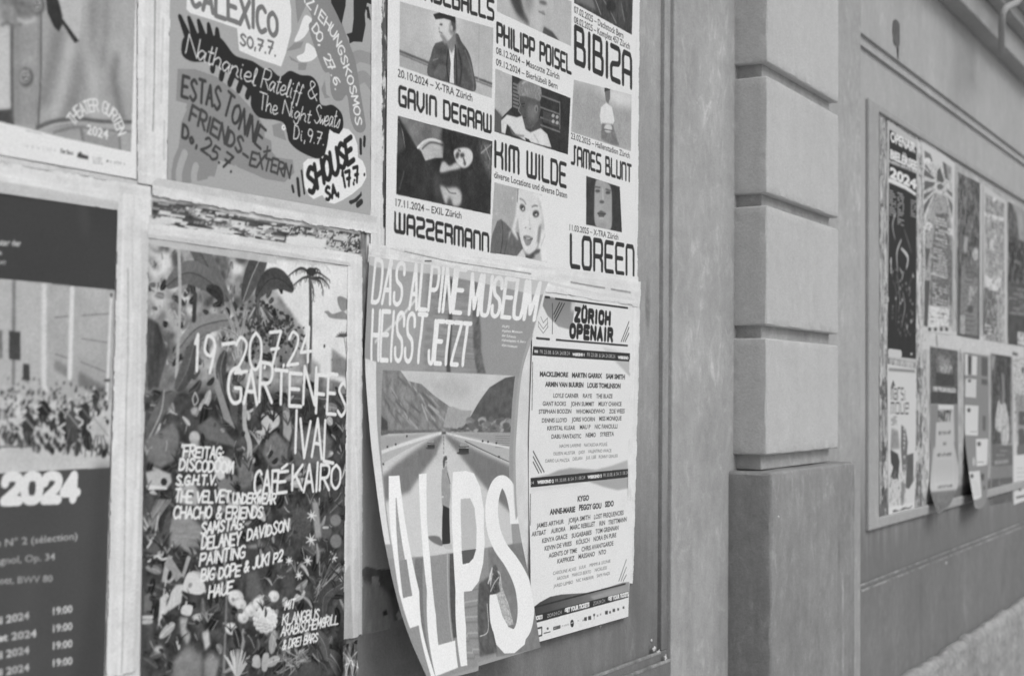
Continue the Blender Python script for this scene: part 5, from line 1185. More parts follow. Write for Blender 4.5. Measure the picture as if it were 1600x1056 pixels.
# the four big letters, traced
W = 223
F.put([F.mm([(212, 74), (264, 71), (362, 640), (372, 800), (440, 1058), (420, 1058), (359, 806), (316, 820), (262, 640), (214, 250)])], W)
F.poly([(246, 180), (250, 180), (328, 660), (282, 672), (262, 500), (248, 300)], 150, tex=14, tcell=3)
F.poly([(262, 490), (300, 482), (328, 660), (282, 672)], 138, tex=10, tcell=2)
F.poly([(360, 64), (398, 61), (416, 480), (444, 760), (456, 903), (538, 880), (552, 1013), (442, 1056), (400, 640), (372, 330)], W)
F.poly([(527, 54), (590, 48), (630, 60), (662, 130), (680, 240), (684, 400), (676, 500), (655, 590), (620, 636), (581, 642), (592, 820), (598, 1002), (566, 1008), (540, 640), (528, 400)], W)
F.poly([(566, 186), (612, 182), (634, 230), (644, 330), (642, 420), (628, 476), (606, 500), (575, 506), (568, 340)], 178, curve=False)
F.poly([(570, 440), (642, 430), (628, 476), (606, 500), (575, 506)], 92)
S1 = catmull([(832, 308), (828, 230), (806, 140), (770, 98), (738, 130), (718, 220), (726, 330), (760, 420), (810, 490), (850, 560), (878, 640), (886, 740), (868, 830), (820, 872), (776, 858), (742, 800), (728, 720), (724, 655)], 10)
nS = len(S1); wS = np.interp(np.linspace(0, 1, nS), [0, .12, .25, .45, .6, .8, 1], [46, 56, 60, 70, 84, 74, 30])
dS = np.gradient(S1, axis=0); dS /= np.linalg.norm(dS, axis=1)[:, None]; nSn = np.c_[-dS[:, 1], dS[:, 0]]
F.put([F.mm(np.r_[S1 + nSn * wS[:, None] / 2, (S1 - nSn * wS[:, None] / 2)[::-1]])], W)
F.poly([(724, 655), (740, 652), (770, 760), (800, 814), (860, 840), (900, 800), (880, 900), (830, 942), (780, 944), (740, 900), (716, 790), (708, 700), (708, 660)], W, curve=False)
F.view()
F.poly([(560, 395), (575, 398), (566, 566), (581, 731), (596, 831), (640, 1000), (668, 1064), (640, 1064), (560, 800)], 214)
F.poly([(571, 560), (588, 565), (589, 660), (596, 735), (610, 850), (600, 850), (582, 731), (574, 640)], 207, soft=.6)
F.poly([(858, 438), (870, 450), (850, 520), (836, 540), (828, 536), (838, 500), (848, 462)], 214, soft=.6)
F.poly([(836, 520), (820, 560), (812, 640), (811, 725), (812, 800), (806, 812), (802, 720), (805, 640), (812, 585), (826, 530)], 160, soft=1)
F.wear(2.5, 70, 8)
F.part('photograph', pic)
F.build('poster', M_PRINT, 'loose alpine valley poster with big white letters, peeling off the wall', 'poster', 'posters on the near panel', bump=2.0, bcell=70, seed=7)

# ---- white festival line-up poster
def y_open(s, t): return -(.012 * np.clip((t - .55) / .45, 0, 1) ** 2 * (1 - .5 * s) + .0035 * (.5 + .5 * np.sin(t * 9)) * np.clip(t, 0, 1))
def f_open(st):
    p = hap(G.Hi, st); s, t = st[:, 0], st[:, 1]
    p[:, 0] += 2.2 * np.sin(t * 8 + 1) * (1 - s) + 1.2 * np.sin(t * 11) * s; return p
G = Sheet((830, 447), (995, 470), (983, 963), (826, 1007), .95, 1.3, Y=-.004, g=216)
G.fn = f_open; G.Yfn = y_open
G.view(810, 440, 5.28)
G.poly([(215, 120), (470, 160), (440, 400), (330, 370), (240, 280), (200, 200)], (128, 150), curve=False, soft=.8); G.poly([(440, 160), (560, 180), (500, 260), (430, 240)], 196, soft=3)
G.poly([(690, 540), (920, 600), (920, 780), (800, 660)], 192, soft=2); G.poly([(800, 650), (920, 650), (920, 780)], 178, soft=1.5)
for a, b, w in (((222, 127), (258, 131), 3.6), ((306, 140), (902, 218), 3.6), ((150, 466), (256, 476), 3.6), ((312, 480), (900, 527), 3.4), ((280, 180), (280, 430), 2)): G.line([a, b], w, 62)
for i in range(3): G.line([(292 + i * 6, 262 + i * 28 + 8), (340 + i * 20, 172 + i * 4)], 2.6, 66); G.line([(848 + i * 16, 494), (912, 330 + i * 48)], 2.4, 70)
for pts in ([(185, 290), (205, 340), (240, 300)], [(165, 330), (205, 390), (242, 340)], [(165, 370), (205, 425), (245, 370)], [(205, 180), (240, 240)], [(240, 300), (242, 380)], [(165, 330), (165, 375)]): G.line(pts, 1.5, 130)
G.letters('ZÜRICH', (468, 318), (752, 348), (472, 226), 58, 8.6, font=GROT, gap=.62); G.letters('OPENAIR', (428, 452), (772, 486), (432, 358), 58, 8.6, font=GROT, gap=.62)
G.poly([(122, 534), (920, 590), (920, 660), (114, 608)], 62)
BT = lambda t, a, b, h, bo=.0, g=190: G.type(t, a, b, (a[0], a[1] - h), g, bold=bo)
BT('1', (132, 585), (162, 588), 24); BT('FR 23.08. & SA 24.08.24', (178, 594), (424, 606), 32); BT('WEEKEND 1', (445, 610), (545, 614), 22, .08, 216); BT('FR 23.08. & SA 24.08.24', (568, 616), (798, 630), 32); BT('WEEKEND', (820, 634), (908, 640), 22, .08, 216)
G.line([(118, 665), (112, 1056)], 2, 90)
N1 = lambda t, x0, x1, y, sl, h, bo=.03, g=76: G.type(t, (x0, y), (x1, y + sl), (x0 + 1, y - h), g, bold=bo)
for t, x0, x1, y in (('MACKLEMORE', 176, 410, 780), ('MARTIN GARRIX', 442, 690, 789), ('SAM SMITH', 722, 878, 798), ('ARMIN VAN BUUREN', 220, 536, 864), ('LOUIS TOMLINSON', 568, 842, 873)): N1(t, x0, x1, y, 6, 40, .045, 68)
for t, x0, x1, y in (('LOYLE CARNER', 288, 496, 956), ('RAYE', 532, 606, 958), ('THE BLAZE', 642, 776, 960), ('GIANT ROOKS', 200, 392, 1022), ('JOHN SUMMIT', 432, 624, 1024), ('MILKY CHANCE', 660, 850, 1024)): N1(t, x0, x1, y, 1, 36, .02)
G.view(810, 620, 5.28)
for t, x0, x1, y in (('STEPHAN BODZIN', 168, 436, 138), ('WHOMADEWHO', 474, 712, 137), ('ZOE WEES', 748, 876, 136), ('DENNIS LLOYD', 194, 400, 210), ('JORIS VOORN', 440, 630, 203), ('MISS MONIQUE', 666, 850, 196), ('KRYSTAL KLEAR', 238, 468, 274), ('MAU P', 506, 594, 266), ('NIC FANCIULLI', 630, 816, 262), ('DABU FANTASTIC', 272, 518, 343), ('NEMO', 556, 638, 332), ('SYREETA', 674, 788, 325)): N1(t, x0, x1, y, -4, 36, .02)
for t, x0, x1, y in (('NAOMI LAREINE', 338, 516, 418), ('NATASCHA POLKÉ', 542, 732, 410), ('EILEEN ALISTER', 290, 468, 480), ('DIDI', 498, 546, 472), ('VALENTINO VIVACE', 574, 766, 462), ('DARIO LA MAZZA', 222, 422, 540), ('DELIAN', 448, 526, 524), ('JUL LEE', 556, 640, 514), ('RONNY GRAUER', 664, 820, 506)): N1(t, x0, x1, y, -8, 28, .0, 96)
for i in range(3): G.line([(122, 448 + i * 44), (212 - i * 22, 618 + i * 4)], 2.6, 72)
G.poly([(250, 640), (330, 605), (430, 585), (540, 592), (640, 600), (760, 570), (900, 520), (905, 600), (100, 670)], (146, 176, 1), soft=1.5); G.poly([(560, 690), (700, 740), (820, 768), (905, 752), (905, 660), (560, 680)], 164, soft=1.5); G.poly([(100, 740), (560, 700), (480, 730), (100, 770)], 200, soft=3)
G.poly([(100, 668), (905, 592), (905, 662), (100, 746)], 62)
BT('24', (96, 722), (128, 718), 26); BT('WEEKEND 2', (155, 716), (292, 704), 26, .08, 216); BT('FR 30.08. & SA 31.08.24', (304, 704), (550, 676), 30); BT('WEEKEND 2', (570, 672), (688, 660), 24, .08, 216); BT('FR 30.08. & SA 31.08.24', (700, 660), (905, 636), 30)
G.line([(100, 800), (98, 1056)], 2, 90)
N1('KYGO', 488, 582, 860, -10, 44, .045, 68)
for t, x0, x1, y, sl in (('ANNE-MARIE', 258, 468, 970, -24), ('PEGGY GOU', 500, 684, 934, -18), ('SIDO', 714, 786, 906, -8)): N1(t, x0, x1, y, sl, 46, .045, 68)
G.view(810, 800, 5.03)
for t, x0, x1, y, sl in (('JAMES ARTHUR', 142, 356, 124, -36), ('JORJA SMITH', 392, 564, 82, -28), ('LOST FREQUENCIES', 594, 826, 54, -36), ('ARTBAT', 104, 216, 190, -18), ('AURORA', 256, 370, 166, -20), ('MARC REBILLET', 406, 602, 140, -34), ('RIN', 636, 680, 106, -8), ('TRETTMANN', 706, 850, 98, -28), ('KENYA GRACE', 186, 384, 242, -38), ('SUGABABES', 418, 574, 202, -28), ('TOM GRENNAN', 606, 786, 168, -32), ('KEVIN DE VRIES', 206, 418, 302, -42), ('KÖLSCH', 454, 558, 254, -20), ('NORA EN PURE', 590, 768, 228, -34), ('AGENTS OF TIME', 238, 460, 358, -44), ('CHRIS AVANTGARDE', 496, 746, 308, -50), ('KAFFKIEZ', 306, 440, 402, -26), ('MASSANO', 472, 600, 366, -24), ('NTO', 632, 688, 336, -10)): N1(t, x0, x1, y, sl, 37, .02)
for t, x0, x1, y, sl in (('CAROLINE ALVES', 272, 454, 492, -38), ('LUUK', 478, 532, 446, -10), ('MIMMI & LEONIE', 560, 722, 428, -34), ('ARDOUR', 302, 396, 534, -20), ('MARCO BERTO', 422, 570, 506, -30), ('NICKLESS', 600, 694, 466, -20), ('JARED LEMBO', 276, 428, 592, -34), ('NIC FABERER', 454, 592, 550, -30), ('SAM MADI', 616, 716, 512, -22)): N1(t, x0, x1, y, sl, 27, .0, 96)
for i in range(3): G.line([(790 + i * 17, 538), (848, 372 + i * 60)], 3.4, 140)
G.line([(92, 300), (82, 550)], 2, 90)
G.poly([(112, 750), (170, 705), (250, 662), (340, 644), (440, 638), (560, 630), (700, 590), (820, 550), (870, 545), (870, 640), (130, 810)], (70, 150, 1), tex=4, tcell=30); G.poly([(560, 660), (800, 590), (860, 590), (860, 620), (600, 690)], 150, soft=2); G.line([(130, 745), (560, 632), (840, 562)], 3, 60, curve=True, soft=.4)
G.poly([(122, 808), (866, 620), (864, 668), (130, 870)], 60)
BT('TICKETS', (126, 848), (190, 834), 30, .08, 216); BT('ZOA24.CH', (226, 828), (340, 796), 30); BT('GET YOUR TICKETS', (364, 788), (558, 738), 34, .08, 216); BT('ZOA24.CH', (588, 730), (680, 706), 30); BT('GET YOUR TICKETS', (704, 696), (866, 656), 32, .08, 216)
G.line([(140, 915), (184, 903), (184, 965), (150, 975)], 3.4, 74); G.ell(230, 912, 8, 10, 90); G.line([(200, 950), (250, 938)], 2, 90); G.line([(276, 905), (328, 892), (328, 905), (276, 920), (276, 905)], 3, 96); G.smudge((342, 900), (396, 888), 4, 150, 4, .8)
G.ell(422, 872, 14, 30, 62); G.line([(415, 870), (430, 866)], 1.6, 200)
for x, y, s in ((470, 850, 5), (508, 848, 6), (527, 838, 14), (560, 830, 15), (595, 806, 9), (622, 812, 8), (646, 802, 7), (692, 788, 14), (720, 785, 9), (750, 770, 12), (784, 762, 9), (826, 748, 9)): G.poly([(x - s * .8, y - s), (x + s * .8, y - s * 1.2), (x + s * .8, y + s * .9), (x - s * .8, y + s)], 84 if s > 8 else 150, soft=.4, tex=40, tcell=2)
G.line([(595, 812), (595, 838)], 2, 110)
G.view().poly([(820, 440), (1000, 462), (1000, 482), (985, 478), (858, 462), (826, 458)], 214, a=.85)
G.wear(2.2, 60, 9)
G.build('poster', M_PRINT, 'white festival line-up poster with rows of small black names', 'poster', 'posters on the near panel', bump=1.0, seed=8)

# ---- torn strips of white paper pasted over the seams
def strip(tl, tr, br, bl, label, Y, g=212, rag=(4, 4, 4, 4), lines=(), bands=(), seed=0, dark=0, vert=True, res=1.1):
    S = Sheet(tl, tr, br, bl, res, Y=Y, g=g)
    S.wear(9, (90, 7) if False else 30, seed).wear(4, 8, seed + 3)
    v = fbm(S.ny, S.nx, (120 * S.ky, 5 * S.kx) if vert else (5 * S.ky, 120 * S.kx), seed + 9, 3); S.img += (v - .5) * 26
    for pts, w, gg in lines: S.line(pts, w, gg, curve=True, soft=.6)
    for pts, gg, a in bands: S.poly(pts, gg, a=a, tex=10, tcell=(30, 8) if vert else (8, 30), seed=seed, soft=.8)
    S.ragged(*rag, seed=seed + 21)
    return S, dict(name='paper_strip', mat=M_OLD, label=label, cat='paper strip', group='torn paper strips over the seams', bump=1.6, bcell=26, seed=seed)
Z = []
Z.append(strip((212, -100), (269, -92), (262, 294), (213, 286), 'upright white paper strip with a dark crease beside the denim poster', -.0056, lines=[([(243, -80), (242, 40), (241, 130), (239, 205)], 1.6, 128), ([(228, 60), (226, 200)], 3, 196), ([(255, 30), (252, 160)], 4, 200), ([(257, 190), (256, 250)], 3, 190)], seed=30, rag=(3, 0, 3, 0)))
Z.append(strip((183, 300), (237, 308), (217, 1052), (164, 1064), 'upright white paper strip between the dark orchestra poster and the jungle poster', -.0056, lines=[([(200, 420), (200, 560), (197, 640), (194, 900), (190, 1050)], 1.2, 150), ([(206, 340), (208, 480)], 3, 196), ([(215, 500), (212, 760)], 3, 200)], bands=[([(221, 360), (236, 362), (219, 1060), (207, 1060), (220, 700)], 190, .8)], seed=31, rag=(2, 0, 5, 8)))
Z.append(strip((-160, 212), (217, 281), (217, 291), (-160, 228), 'thin grey edge of paper under the denim poster', -.0052, g=198, seed=38, vert=False, rag=(0, 2, 2, 2)))
Z.append(strip((-160, 222), (237, 290), (237, 337), (-160, 279), 'level white paper strip above the dark orchestra poster', -.0050, bands=[([(-160, 254), (0, 283), (186, 315), (186, 330), (0, 302), (-160, 280)], 184, .75)], seed=32, vert=False, rag=(0, 2, 2, 0)))
Z.append(strip((237, 276), (590, 338), (590, 370), (237, 308), 'level white paper strip below the grey hand lettered poster', -.0060, bands=[([(237, 272), (590, 334), (590, 350), (480, 334), (237, 289)], 190, .8)], lines=[([(330, 303), (380, 312)], 5, 220), ([(430, 318), (445, 324)], 6, 216)], seed=33, vert=False, rag=(2, 0, 2, 5)))
Z.append(strip((231, 344), (560, 394), (562, 418), (231, 372), 'level white paper strip above the jungle poster', -.0056, bands=[([(231, 366), (330, 376), (562, 412), (562, 430), (231, 384)], 192, .8)], seed=34, vert=False, rag=(0, 3, 3, 1)))
Z.append(strip((580, -110), (597, -104), (600, 402), (578, 398), 'upright white paper strip between the hand lettered poster and the large white poster', -.0058, seed=35, rag=(1, 0, 5, 4)))
Z.append(strip((542, 396), (567, 400), (567, 995), (535, 1003), 'upright white paper strip left of the peeling valley poster', -.0056, g=214, bands=[([(536, 900), (547, 880), (552, 995), (545, 1003), (536, 1000)], 168, .7), ([(544, 560), (550, 560), (546, 900), (541, 900)], 186, .5)], lines=[([(556, 700), (561, 850), (563, 990)], 3, 224)], seed=36, rag=(3, 2, 3, 6)))
Z.append(strip((576, 380), (1001, 433), (1001, 482), (574, 412), 'level white paper strip under the large white poster', -.0062, g=213, lines=[([(632, 393), (650, 397), (700, 408), (745, 415), (830, 428)], 1.6, 118), ([(664, 408), (674, 408)], 3, 96), ([(610, 388), (632, 394)], 1, 170), ([(892, 441), (925, 447), (945, 450)], 2.2, 130), ([(955, 452), (985, 457)], 2.2, 130), ([(840, 436), (900, 452), (990, 468)], 4, 204)], seed=37, vert=False, rag=(2, 0, 8, 5)))
Z.append(strip((984, 436), (1003, 438), (990, 912), (979, 912), 'upright white paper strip down the right edge of the white line-up poster', -.0054, g=214, bands=[([(990, 436), (1003, 438), (1000, 500), (994, 500)], 205, .5)], seed=39, rag=(1, 1, 7, 6)))
for S, k in Z: S.build(**k)
# crumpled scrap hanging at the lower corner of the jungle poster
def y_scr(s, t): return -.010 - .012 * np.abs(np.sin(9 * s + 5 * t)) * np.abs(np.cos(7 * t - 3 * s))
S = Sheet((531, 1004), (560, 996), (564, 1054), (533, 1088), .9, Y=-.004, g=140, Yfn=y_scr)
S.poly([(525, 990), (570, 990), (570, 1030), (545, 1008), (530, 1020)], 96, soft=2)
for a, b, c in (((533, 1016), (545, 1030), (552, 1060)), ((562, 1014), (548, 1030), (538, 1060)), ((535, 1040), (548, 1036), (562, 1044)), ((540, 1012), (552, 1040), (549, 1070)), ((533, 1030), (542, 1052), (540, 1080)), ((560, 1024), (556, 1048), (546, 1066))): S.line([a, b, c], 2.2, 214, curve=True, soft=.5)
S.ragged(8, 6, 10, 12, seed=77)
S.build('paper_scrap', M_OLD, 'crumpled torn paper scrap at the lower right corner of the jungle poster', 'paper scrap', bump=3, bcell=14, seed=12)

# ================================================================ right panel: framed notice board with ten posters
M_FRAME = plaster('board_frame_paint', 154, 0.05, 0.05, seed=20)
brd = empty('notice_board', (5.0, 0.0, 1.5), 'framed notice board on the far panel, crowded with small posters', 'notice board')
bx0 = on_y(1358, 500, -.011)[0]; bx1 = on_y(1374, 500, -.011)[0]
bzt = on_y(1358, 153, -.011)[2]; bzb = on_y(1360, 829, -.011)[2]
bzt1 = on_y(1376, 176, -.011)[2]; bzb1 = on_y(1376, 808, -.011)[2]
BX = 8.2
MB().box(bx0, bx1, -.011, .01, bzb, bzt, .004).build('frame_stile', M_FRAME, brd)
MB().box(BX, BX + (bx1 - bx0), -.011, .01, bzb, bzt, .004).build('frame_stile', M_FRAME, brd)
MB().box(bx1 + .0005, BX - .0005, -.0105, .01, bzt1, bzt, .004).build('frame_rail', M_FRAME, brd)
MB().box(bx1 + .0005, BX - .0005, -.0105, .01, bzb, bzb1, .004).build('frame_rail', M_FRAME, brd)
xs_ = lambda y0, y1: None
# backing covered with torn old paper
K = Sheet((1374, 172), (1660, 366), (1660, 746), (1374, 822), 3.2, 5.0, Y=-.003, g=166)
K.wear(20, 60, 1).wear(14, 16, 2)
rg = random.Random(31)
K.poly([(1374, 170), (1386, 180), (1386, 815), (1374, 822)], 150, tex=44, tcell=(60, 10), seed=3)
K.poly([(1431, 205), (1443, 214), (1452, 530), (1453, 800), (1430, 806)], 176, tex=54, tcell=(50, 12), seed=4)
for y0, y1 in ((570, 625), (640, 700), (720, 800)): K.poly([(1432, y0), (1441, y0 + 6), (1440, y1), (1431, y1 - 4)], 108, tex=40, tcell=(30, 9), seed=y0)
for y0, y1 in ((590, 640), (690, 740), (760, 806)): K.poly([(1377, y0), (1386, y0), (1386, y1), (1377, y1)], 96, tex=40, tcell=(30, 9), seed=y0)
K.poly([(1440, 510), (1600, 536), (1600, 560), (1440, 545)], 190, tex=12, tcell=12)
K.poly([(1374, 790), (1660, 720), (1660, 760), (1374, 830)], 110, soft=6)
K.tatter([(1374, 170), (1440, 214), (1452, 800), (1374, 822)], 190, .56, (40, 8), 31); K.tatter([(1374, 170), (1440, 214), (1452, 800), (1374, 822)], 96, .62, (30, 6), 33)
for a, b in (((1500, 548), (1501, 562)), ((1463, 525), (1464, 540)), ((1582, 552), (1590, 554))): K.line([a, b], 12, 100, soft=2)
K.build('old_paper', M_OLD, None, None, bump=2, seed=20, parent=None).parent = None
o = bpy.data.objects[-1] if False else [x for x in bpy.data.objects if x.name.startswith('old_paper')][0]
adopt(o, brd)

RB = dict(cat='poster', group='small posters on the far notice board')
def small(tl, tr, br, bl, g, Y=-.0055, res=2.0, **k): return Sheet(tl, tr, br, bl, res, 2.6, Y=Y, g=g, **k)
def rows(S, x0, y0, x1, y1, n, g, seed, w=3.2, sl=0.0, fill=.8):
    r = random.Random(seed)
    for i in range(n):
        y = y0 + (y1 - y0) * i / max(n - 1, 1); x = x0
        while x < x1:
            l = r.uniform(.12, .3) * (x1 - x0)
            if r.random() < fill: S.line([(x, y + sl * (x - x0)), (min(x + l, x1), y + sl * (min(x + l, x1) - x0))], w, g)
            x += l + .06 * (x1 - x0)
# 1 tall black festival poster
S = small((1386, 186), (1434, 221), (1431, 567), (1387, 559), 178)
S.view(1340, 150, 5.28)
S.poly([(262, 270), (486, 430), (486, 2170), (246, 2140)], 58)
S.poly([(262, 190), (486, 350), (486, 430), (262, 275)], 176)
S.type('OPENAIR', (270, 372), (476, 470), (272, 290), 214, bold=.045); S.type('BIELERSEE', (268, 512), (488, 612), (270, 440), 208, bold=.06); S.smudge((374, 486), (402, 500), 9, 200, 3, 3.5); S.smudge((264, 552), (486, 640), 10, 200, 4, 3.5); S.type('2024', (264, 666), (484, 772), (268, 582), 214, bold=.05)
S.poly([(255, 676), (300, 690), (400, 740), (480, 800), (480, 826), (390, 770), (256, 712)], 206)
for x0, n, y0 in ((264, 11, 780), (330, 14, 800), (440, 7, 860)): rows(S, x0, y0, x0 + 52, y0 + n * 18, n, 150, x0, 4, .35)
S.view(1340, 320, 4.4)
for pts, g, w in (([(262, 60), (240, 140), (258, 240)], 170, 9), ([(300, 240), (270, 330), (275, 460)], 180, 12), ([(300, 300), (345, 360), (335, 440)], 190, 16), ([(320, 170), (350, 260), (370, 330)], 130, 6), ([(270, 470), (290, 640), (280, 740)], 130, 7), ([(310, 600), (325, 700), (300, 840)], 150, 8), ([(380, 480), (350, 560)], 110, 7), ([(240, 520), (265, 600), (262, 830)], 110, 5), ([(290, 440), (310, 480), (300, 520)], 170, 9)): S.line(pts, (w * .5, w, w * .4), g, curve=True, soft=2)
for k in range(50): S.ell(rg.uniform(235, 385), rg.uniform(430, 900), rg.uniform(2, 6), rg.uniform(5, 16), rg.choice([96, 120, 160]), soft=1.5)
S.line([(216, 1015), (296, 1025)], 26, 190); S.ell(370, 1025, 8, 8, 180)
S.build('poster', M_PRINT, 'tall black poster with bold white lettering and 2024, on the far notice board', seed=21, **RB)
# 2 poster with rays
S = small((1440, 214), (1492, 255), (1488, 524), (1442, 517), 192)
S.view(1340, 150, 5.28)
for a, b, c, d in (((550, 600), (640, 680), (620, 690), (550, 660)), ((550, 700), (640, 716), (630, 740), (548, 780)), ((545, 810), (640, 770), (545, 860), (545, 840)), ((545, 900), (640, 790), (600, 860), (540, 1000)), ((730, 770), (780, 800), (782, 840), (735, 790)), ((745, 830), (784, 900), (780, 1000), (745, 850)), ((560, 560), (600, 620), (610, 650), (555, 580)), ((700, 540), (770, 590), (760, 700), (720, 680))): S.poly([a, b, c, d], 104, soft=.8)
S.poly([(550, 450), (600, 480), (620, 540), (560, 560)], 110, tex=40, tcell=6); S.ell(575, 540, 30, 30, 206); S.poly([(655, 620), (680, 590), (715, 700), (700, 720), (655, 700)], 96); S.ell(680, 750, 26, 24, 110); S.poly([(730, 560), (775, 590), (770, 700), (745, 690)], 150)
S.poly([(640, 800), (730, 830), (790, 1200), (790, 1900), (545, 1900), (560, 1100)], 160)
S.line([(650, 800), (580, 1000), (540, 1500), (530, 1900)], 4, 84, curve=True); S.line([(715, 820), (770, 1100), (785, 1900)], 3, 84, curve=True)
S.view(1340, 320, 4.4)
S.poly([(540, 60), (620, 60), (640, 300), (620, 700), (500, 690), (510, 300)], 100)
rows(S, 535, 90, 620, 250, 9, 190, 3, 7, .25); rows(S, 520, 300, 618, 480, 10, 176, 4, 7, .25); rows(S, 515, 540, 618, 680, 8, 176, 5, 7, .25); S.line([(520, 262), (615, 295)], 8, 150); S.line([(505, 470), (615, 505)], 8, 190)
S.poly([(465, 115), (512, 130), (512, 180), (465, 170)], 208); S.poly([(620, 160), (650, 170), (650, 215), (620, 205)], 208)
S.poly([(465, 300), (500, 300), (470, 460)], 96); S.poly([(460, 520), (498, 520), (480, 840), (458, 830)], 92); S.poly([(630, 300), (648, 320), (646, 700), (630, 690)], 104)
S.poly([(488, 690), (630, 715), (626, 850), (484, 840)], 206); rows(S, 500, 740, 612, 830, 4, 150, 8, 6, .1, .5)
for x in (495, 535, 575, 612): S.ell(x, 855, 12, 14, 90)
S.view(1340, 320, 4.4).tatter([(520, 0), (640, 0), (640, 700), (500, 690)], 150, .56, (5, 8), 5); S.tatter([(440, -300), (650, -250), (650, 860), (440, 840)], 84, .63, (8, 5), 6)
S.build('poster', M_PRINT, 'small pale poster with dark rays and rows of print beside the tall black poster', seed=22, **RB)
# 3 dark forest poster
S = small((1494, 266), (1535, 288), (1531, 531), (1495, 524), 188)
S.view(1340, 150, 5.28)
S.poly([(822, 625), (1010, 720), (1005, 2010), (822, 1980)], 92, tex=34, tcell=(30, 10), seed=5)
for k in range(26): x = rg.uniform(830, 1000); S.line([(x, rg.uniform(680, 900)), (x + rg.uniform(-20, 20), rg.uniform(900, 1200))], rg.uniform(3, 9), rg.choice([70, 120, 140, 84]), soft=2, curve=False)
S.view(1340, 320, 4.4)
S.poly([(720, 210), (760, 220), (750, 330), (715, 320)], 160, soft=3); S.ell(810, 340, 22, 44, 184, soft=3); S.poly([(712, 380), (830, 400), (825, 900), (705, 880)], 132, tex=16, tcell=(6, 20)); rows(S, 740, 430, 800, 860, 14, 104, 9, 7, .1); S.poly([(705, 760), (740, 760), (738, 890), (705, 885)], 170); S.line([(720, 345), (760, 355)], 10, 76); S.ell(775, 720, 20, 24, 84, soft=2)
S.view(1340, 150, 5.28).tatter([(822, 625), (1010, 720), (1005, 1400), (822, 1380)], 150, .56, (26, 6), 7); S.tatter([(822, 625), (1010, 720), (1005, 1500), (822, 1480)], 60, .58, (30, 8), 8); S.view(1340, 320, 4.4).tatter([(712, 380), (830, 400), (825, 900), (705, 880)], 100, .58, (4, 10), 9); S.tatter([(760, 560), (830, 560), (760, 700)], 170, .5, (12, 8), 3)
S.build('poster', M_PRINT, 'small dark poster with a murky forest picture, top row of the far notice board', seed=23, **RB)
# 4 grey poster with a face
S = small((1536, 288), (1573, 315), (1574, 537), (1537, 531), 184)
S.view(1340, 150, 5.28)
S.poly([(1050, 800), (1210, 890), (1210, 2040), (1050, 2010)], 150, tex=22, tcell=14, seed=6)
S.poly([(1060, 820), (1210, 900), (1210, 1020), (1060, 960)], 140); S.ell(1075, 830, 16, 18, 204); S.ell(1130, 855, 16, 18, 204); S.line([(1050, 975), (1200, 1020)], 16, 204)
S.view(1340, 320, 4.4)
S.ell(925, 280, 22, 40, 190, soft=3); S.poly([(875, 480), (950, 520), (1000, 420), (975, 590), (930, 590), (880, 560)], 206, soft=1.5); S.poly([(870, 570), (950, 600), (960, 900), (865, 890)], 104, tex=24, tcell=14, seed=9); S.poly([(950, 610), (1010, 580), (1010, 940), (970, 930)], 164, tex=16, tcell=16); rows(S, 875, 830, 940, 880, 3, 180, 4, 9, .1)
S.view(1340, 150, 5.28).tatter([(1050, 800), (1210, 890), (1210, 2040), (1050, 2010)], 196, .57, (16, 8), 4); S.tatter([(1050, 800), (1210, 890), (1210, 2040), (1050, 2010)], 100, .58, (18, 8), 5)
S.build('poster', M_PRINT, 'small mid grey poster with a white chevron, top row of the far notice board', seed=24, **RB)
# 5 dark portrait at the frame edge
S = small((1574, 312), (1640, 352), (1640, 546), (1575, 538), 186)
S.view(1340, 150, 5.28)
S.poly([(1240, 870), (1600, 1080), (1600, 2090), (1240, 2060)], 84, tex=20, tcell=30, seed=4)
S.view(1340, 320, 4.4)
S.poly([(1060, 0), (1160, 10), (1160, 260), (1110, 240), (1090, 60)], 150, soft=3); S.line([(1122, 60), (1128, 240)], 10, 200, soft=1.5); S.poly([(1040, 200), (1140, 260), (1150, 520), (1036, 520)], 64, soft=3); S.poly([(1030, 560), (1300, 600), (1300, 780), (1030, 750)], 128); rows(S, 1036, 575, 1300, 740, 11, 92, 5, 9, .1); S.poly([(1100, 870), (1300, 900), (1300, 990), (1098, 960)], 196)
S.view(1340, 320, 4.4).tatter([(1030, 0), (1300, 0), (1300, 560), (1030, 540)], 130, .6, (26, 10), 4); S.tatter([(1030, 560), (1300, 560), (1300, 1000), (1030, 960)], 84, .56, (5, 12), 6)
S.build('poster', M_PRINT, 'small dark portrait poster, rightmost in the top row of the far notice board', seed=25, **RB)
# 6 white film poster, bottom left
S = small((1386, 568), (1432, 576), (1429, 801), (1388, 813), 196)
S.view(1340, 520, 5.866)
S.line([(288, 335), (525, 352)], 7, 120, soft=2)
S.poly([(306, 490), (325, 430), (345, 490)], 88)
S.letters('marsi', (305, 606), (440, 612), (306, 500), 92, 5, font=dict(HAND, m='0,0 0,1 .5,1 .5,0|.5,1 1,1 1,0', a='0,.9 .9,.9 1,0 0,0 0,.5 .9,.5', r='0,0 0,1 1,1', s='1,1 0,1 0,.55 1,.45 1,0 0,0'), gap=.35)
S.letters('moue', (305, 738), (466, 738), (306, 640), 92, 5, font=dict(HAND, m='0,0 0,1 .5,1 .5,0|.5,1 1,1 1,0', o='0,0 0,1 1,1 1,0 0,0', u='0,1 0,0 1,0 1,1', e='1,0 0,0 0,1 1,1 1,.5 0,.5'), gap=.35)
rows(S, 308, 770, 360, 840, 5, 150, 2, 5)
S.view(1340, 680, 5.866)
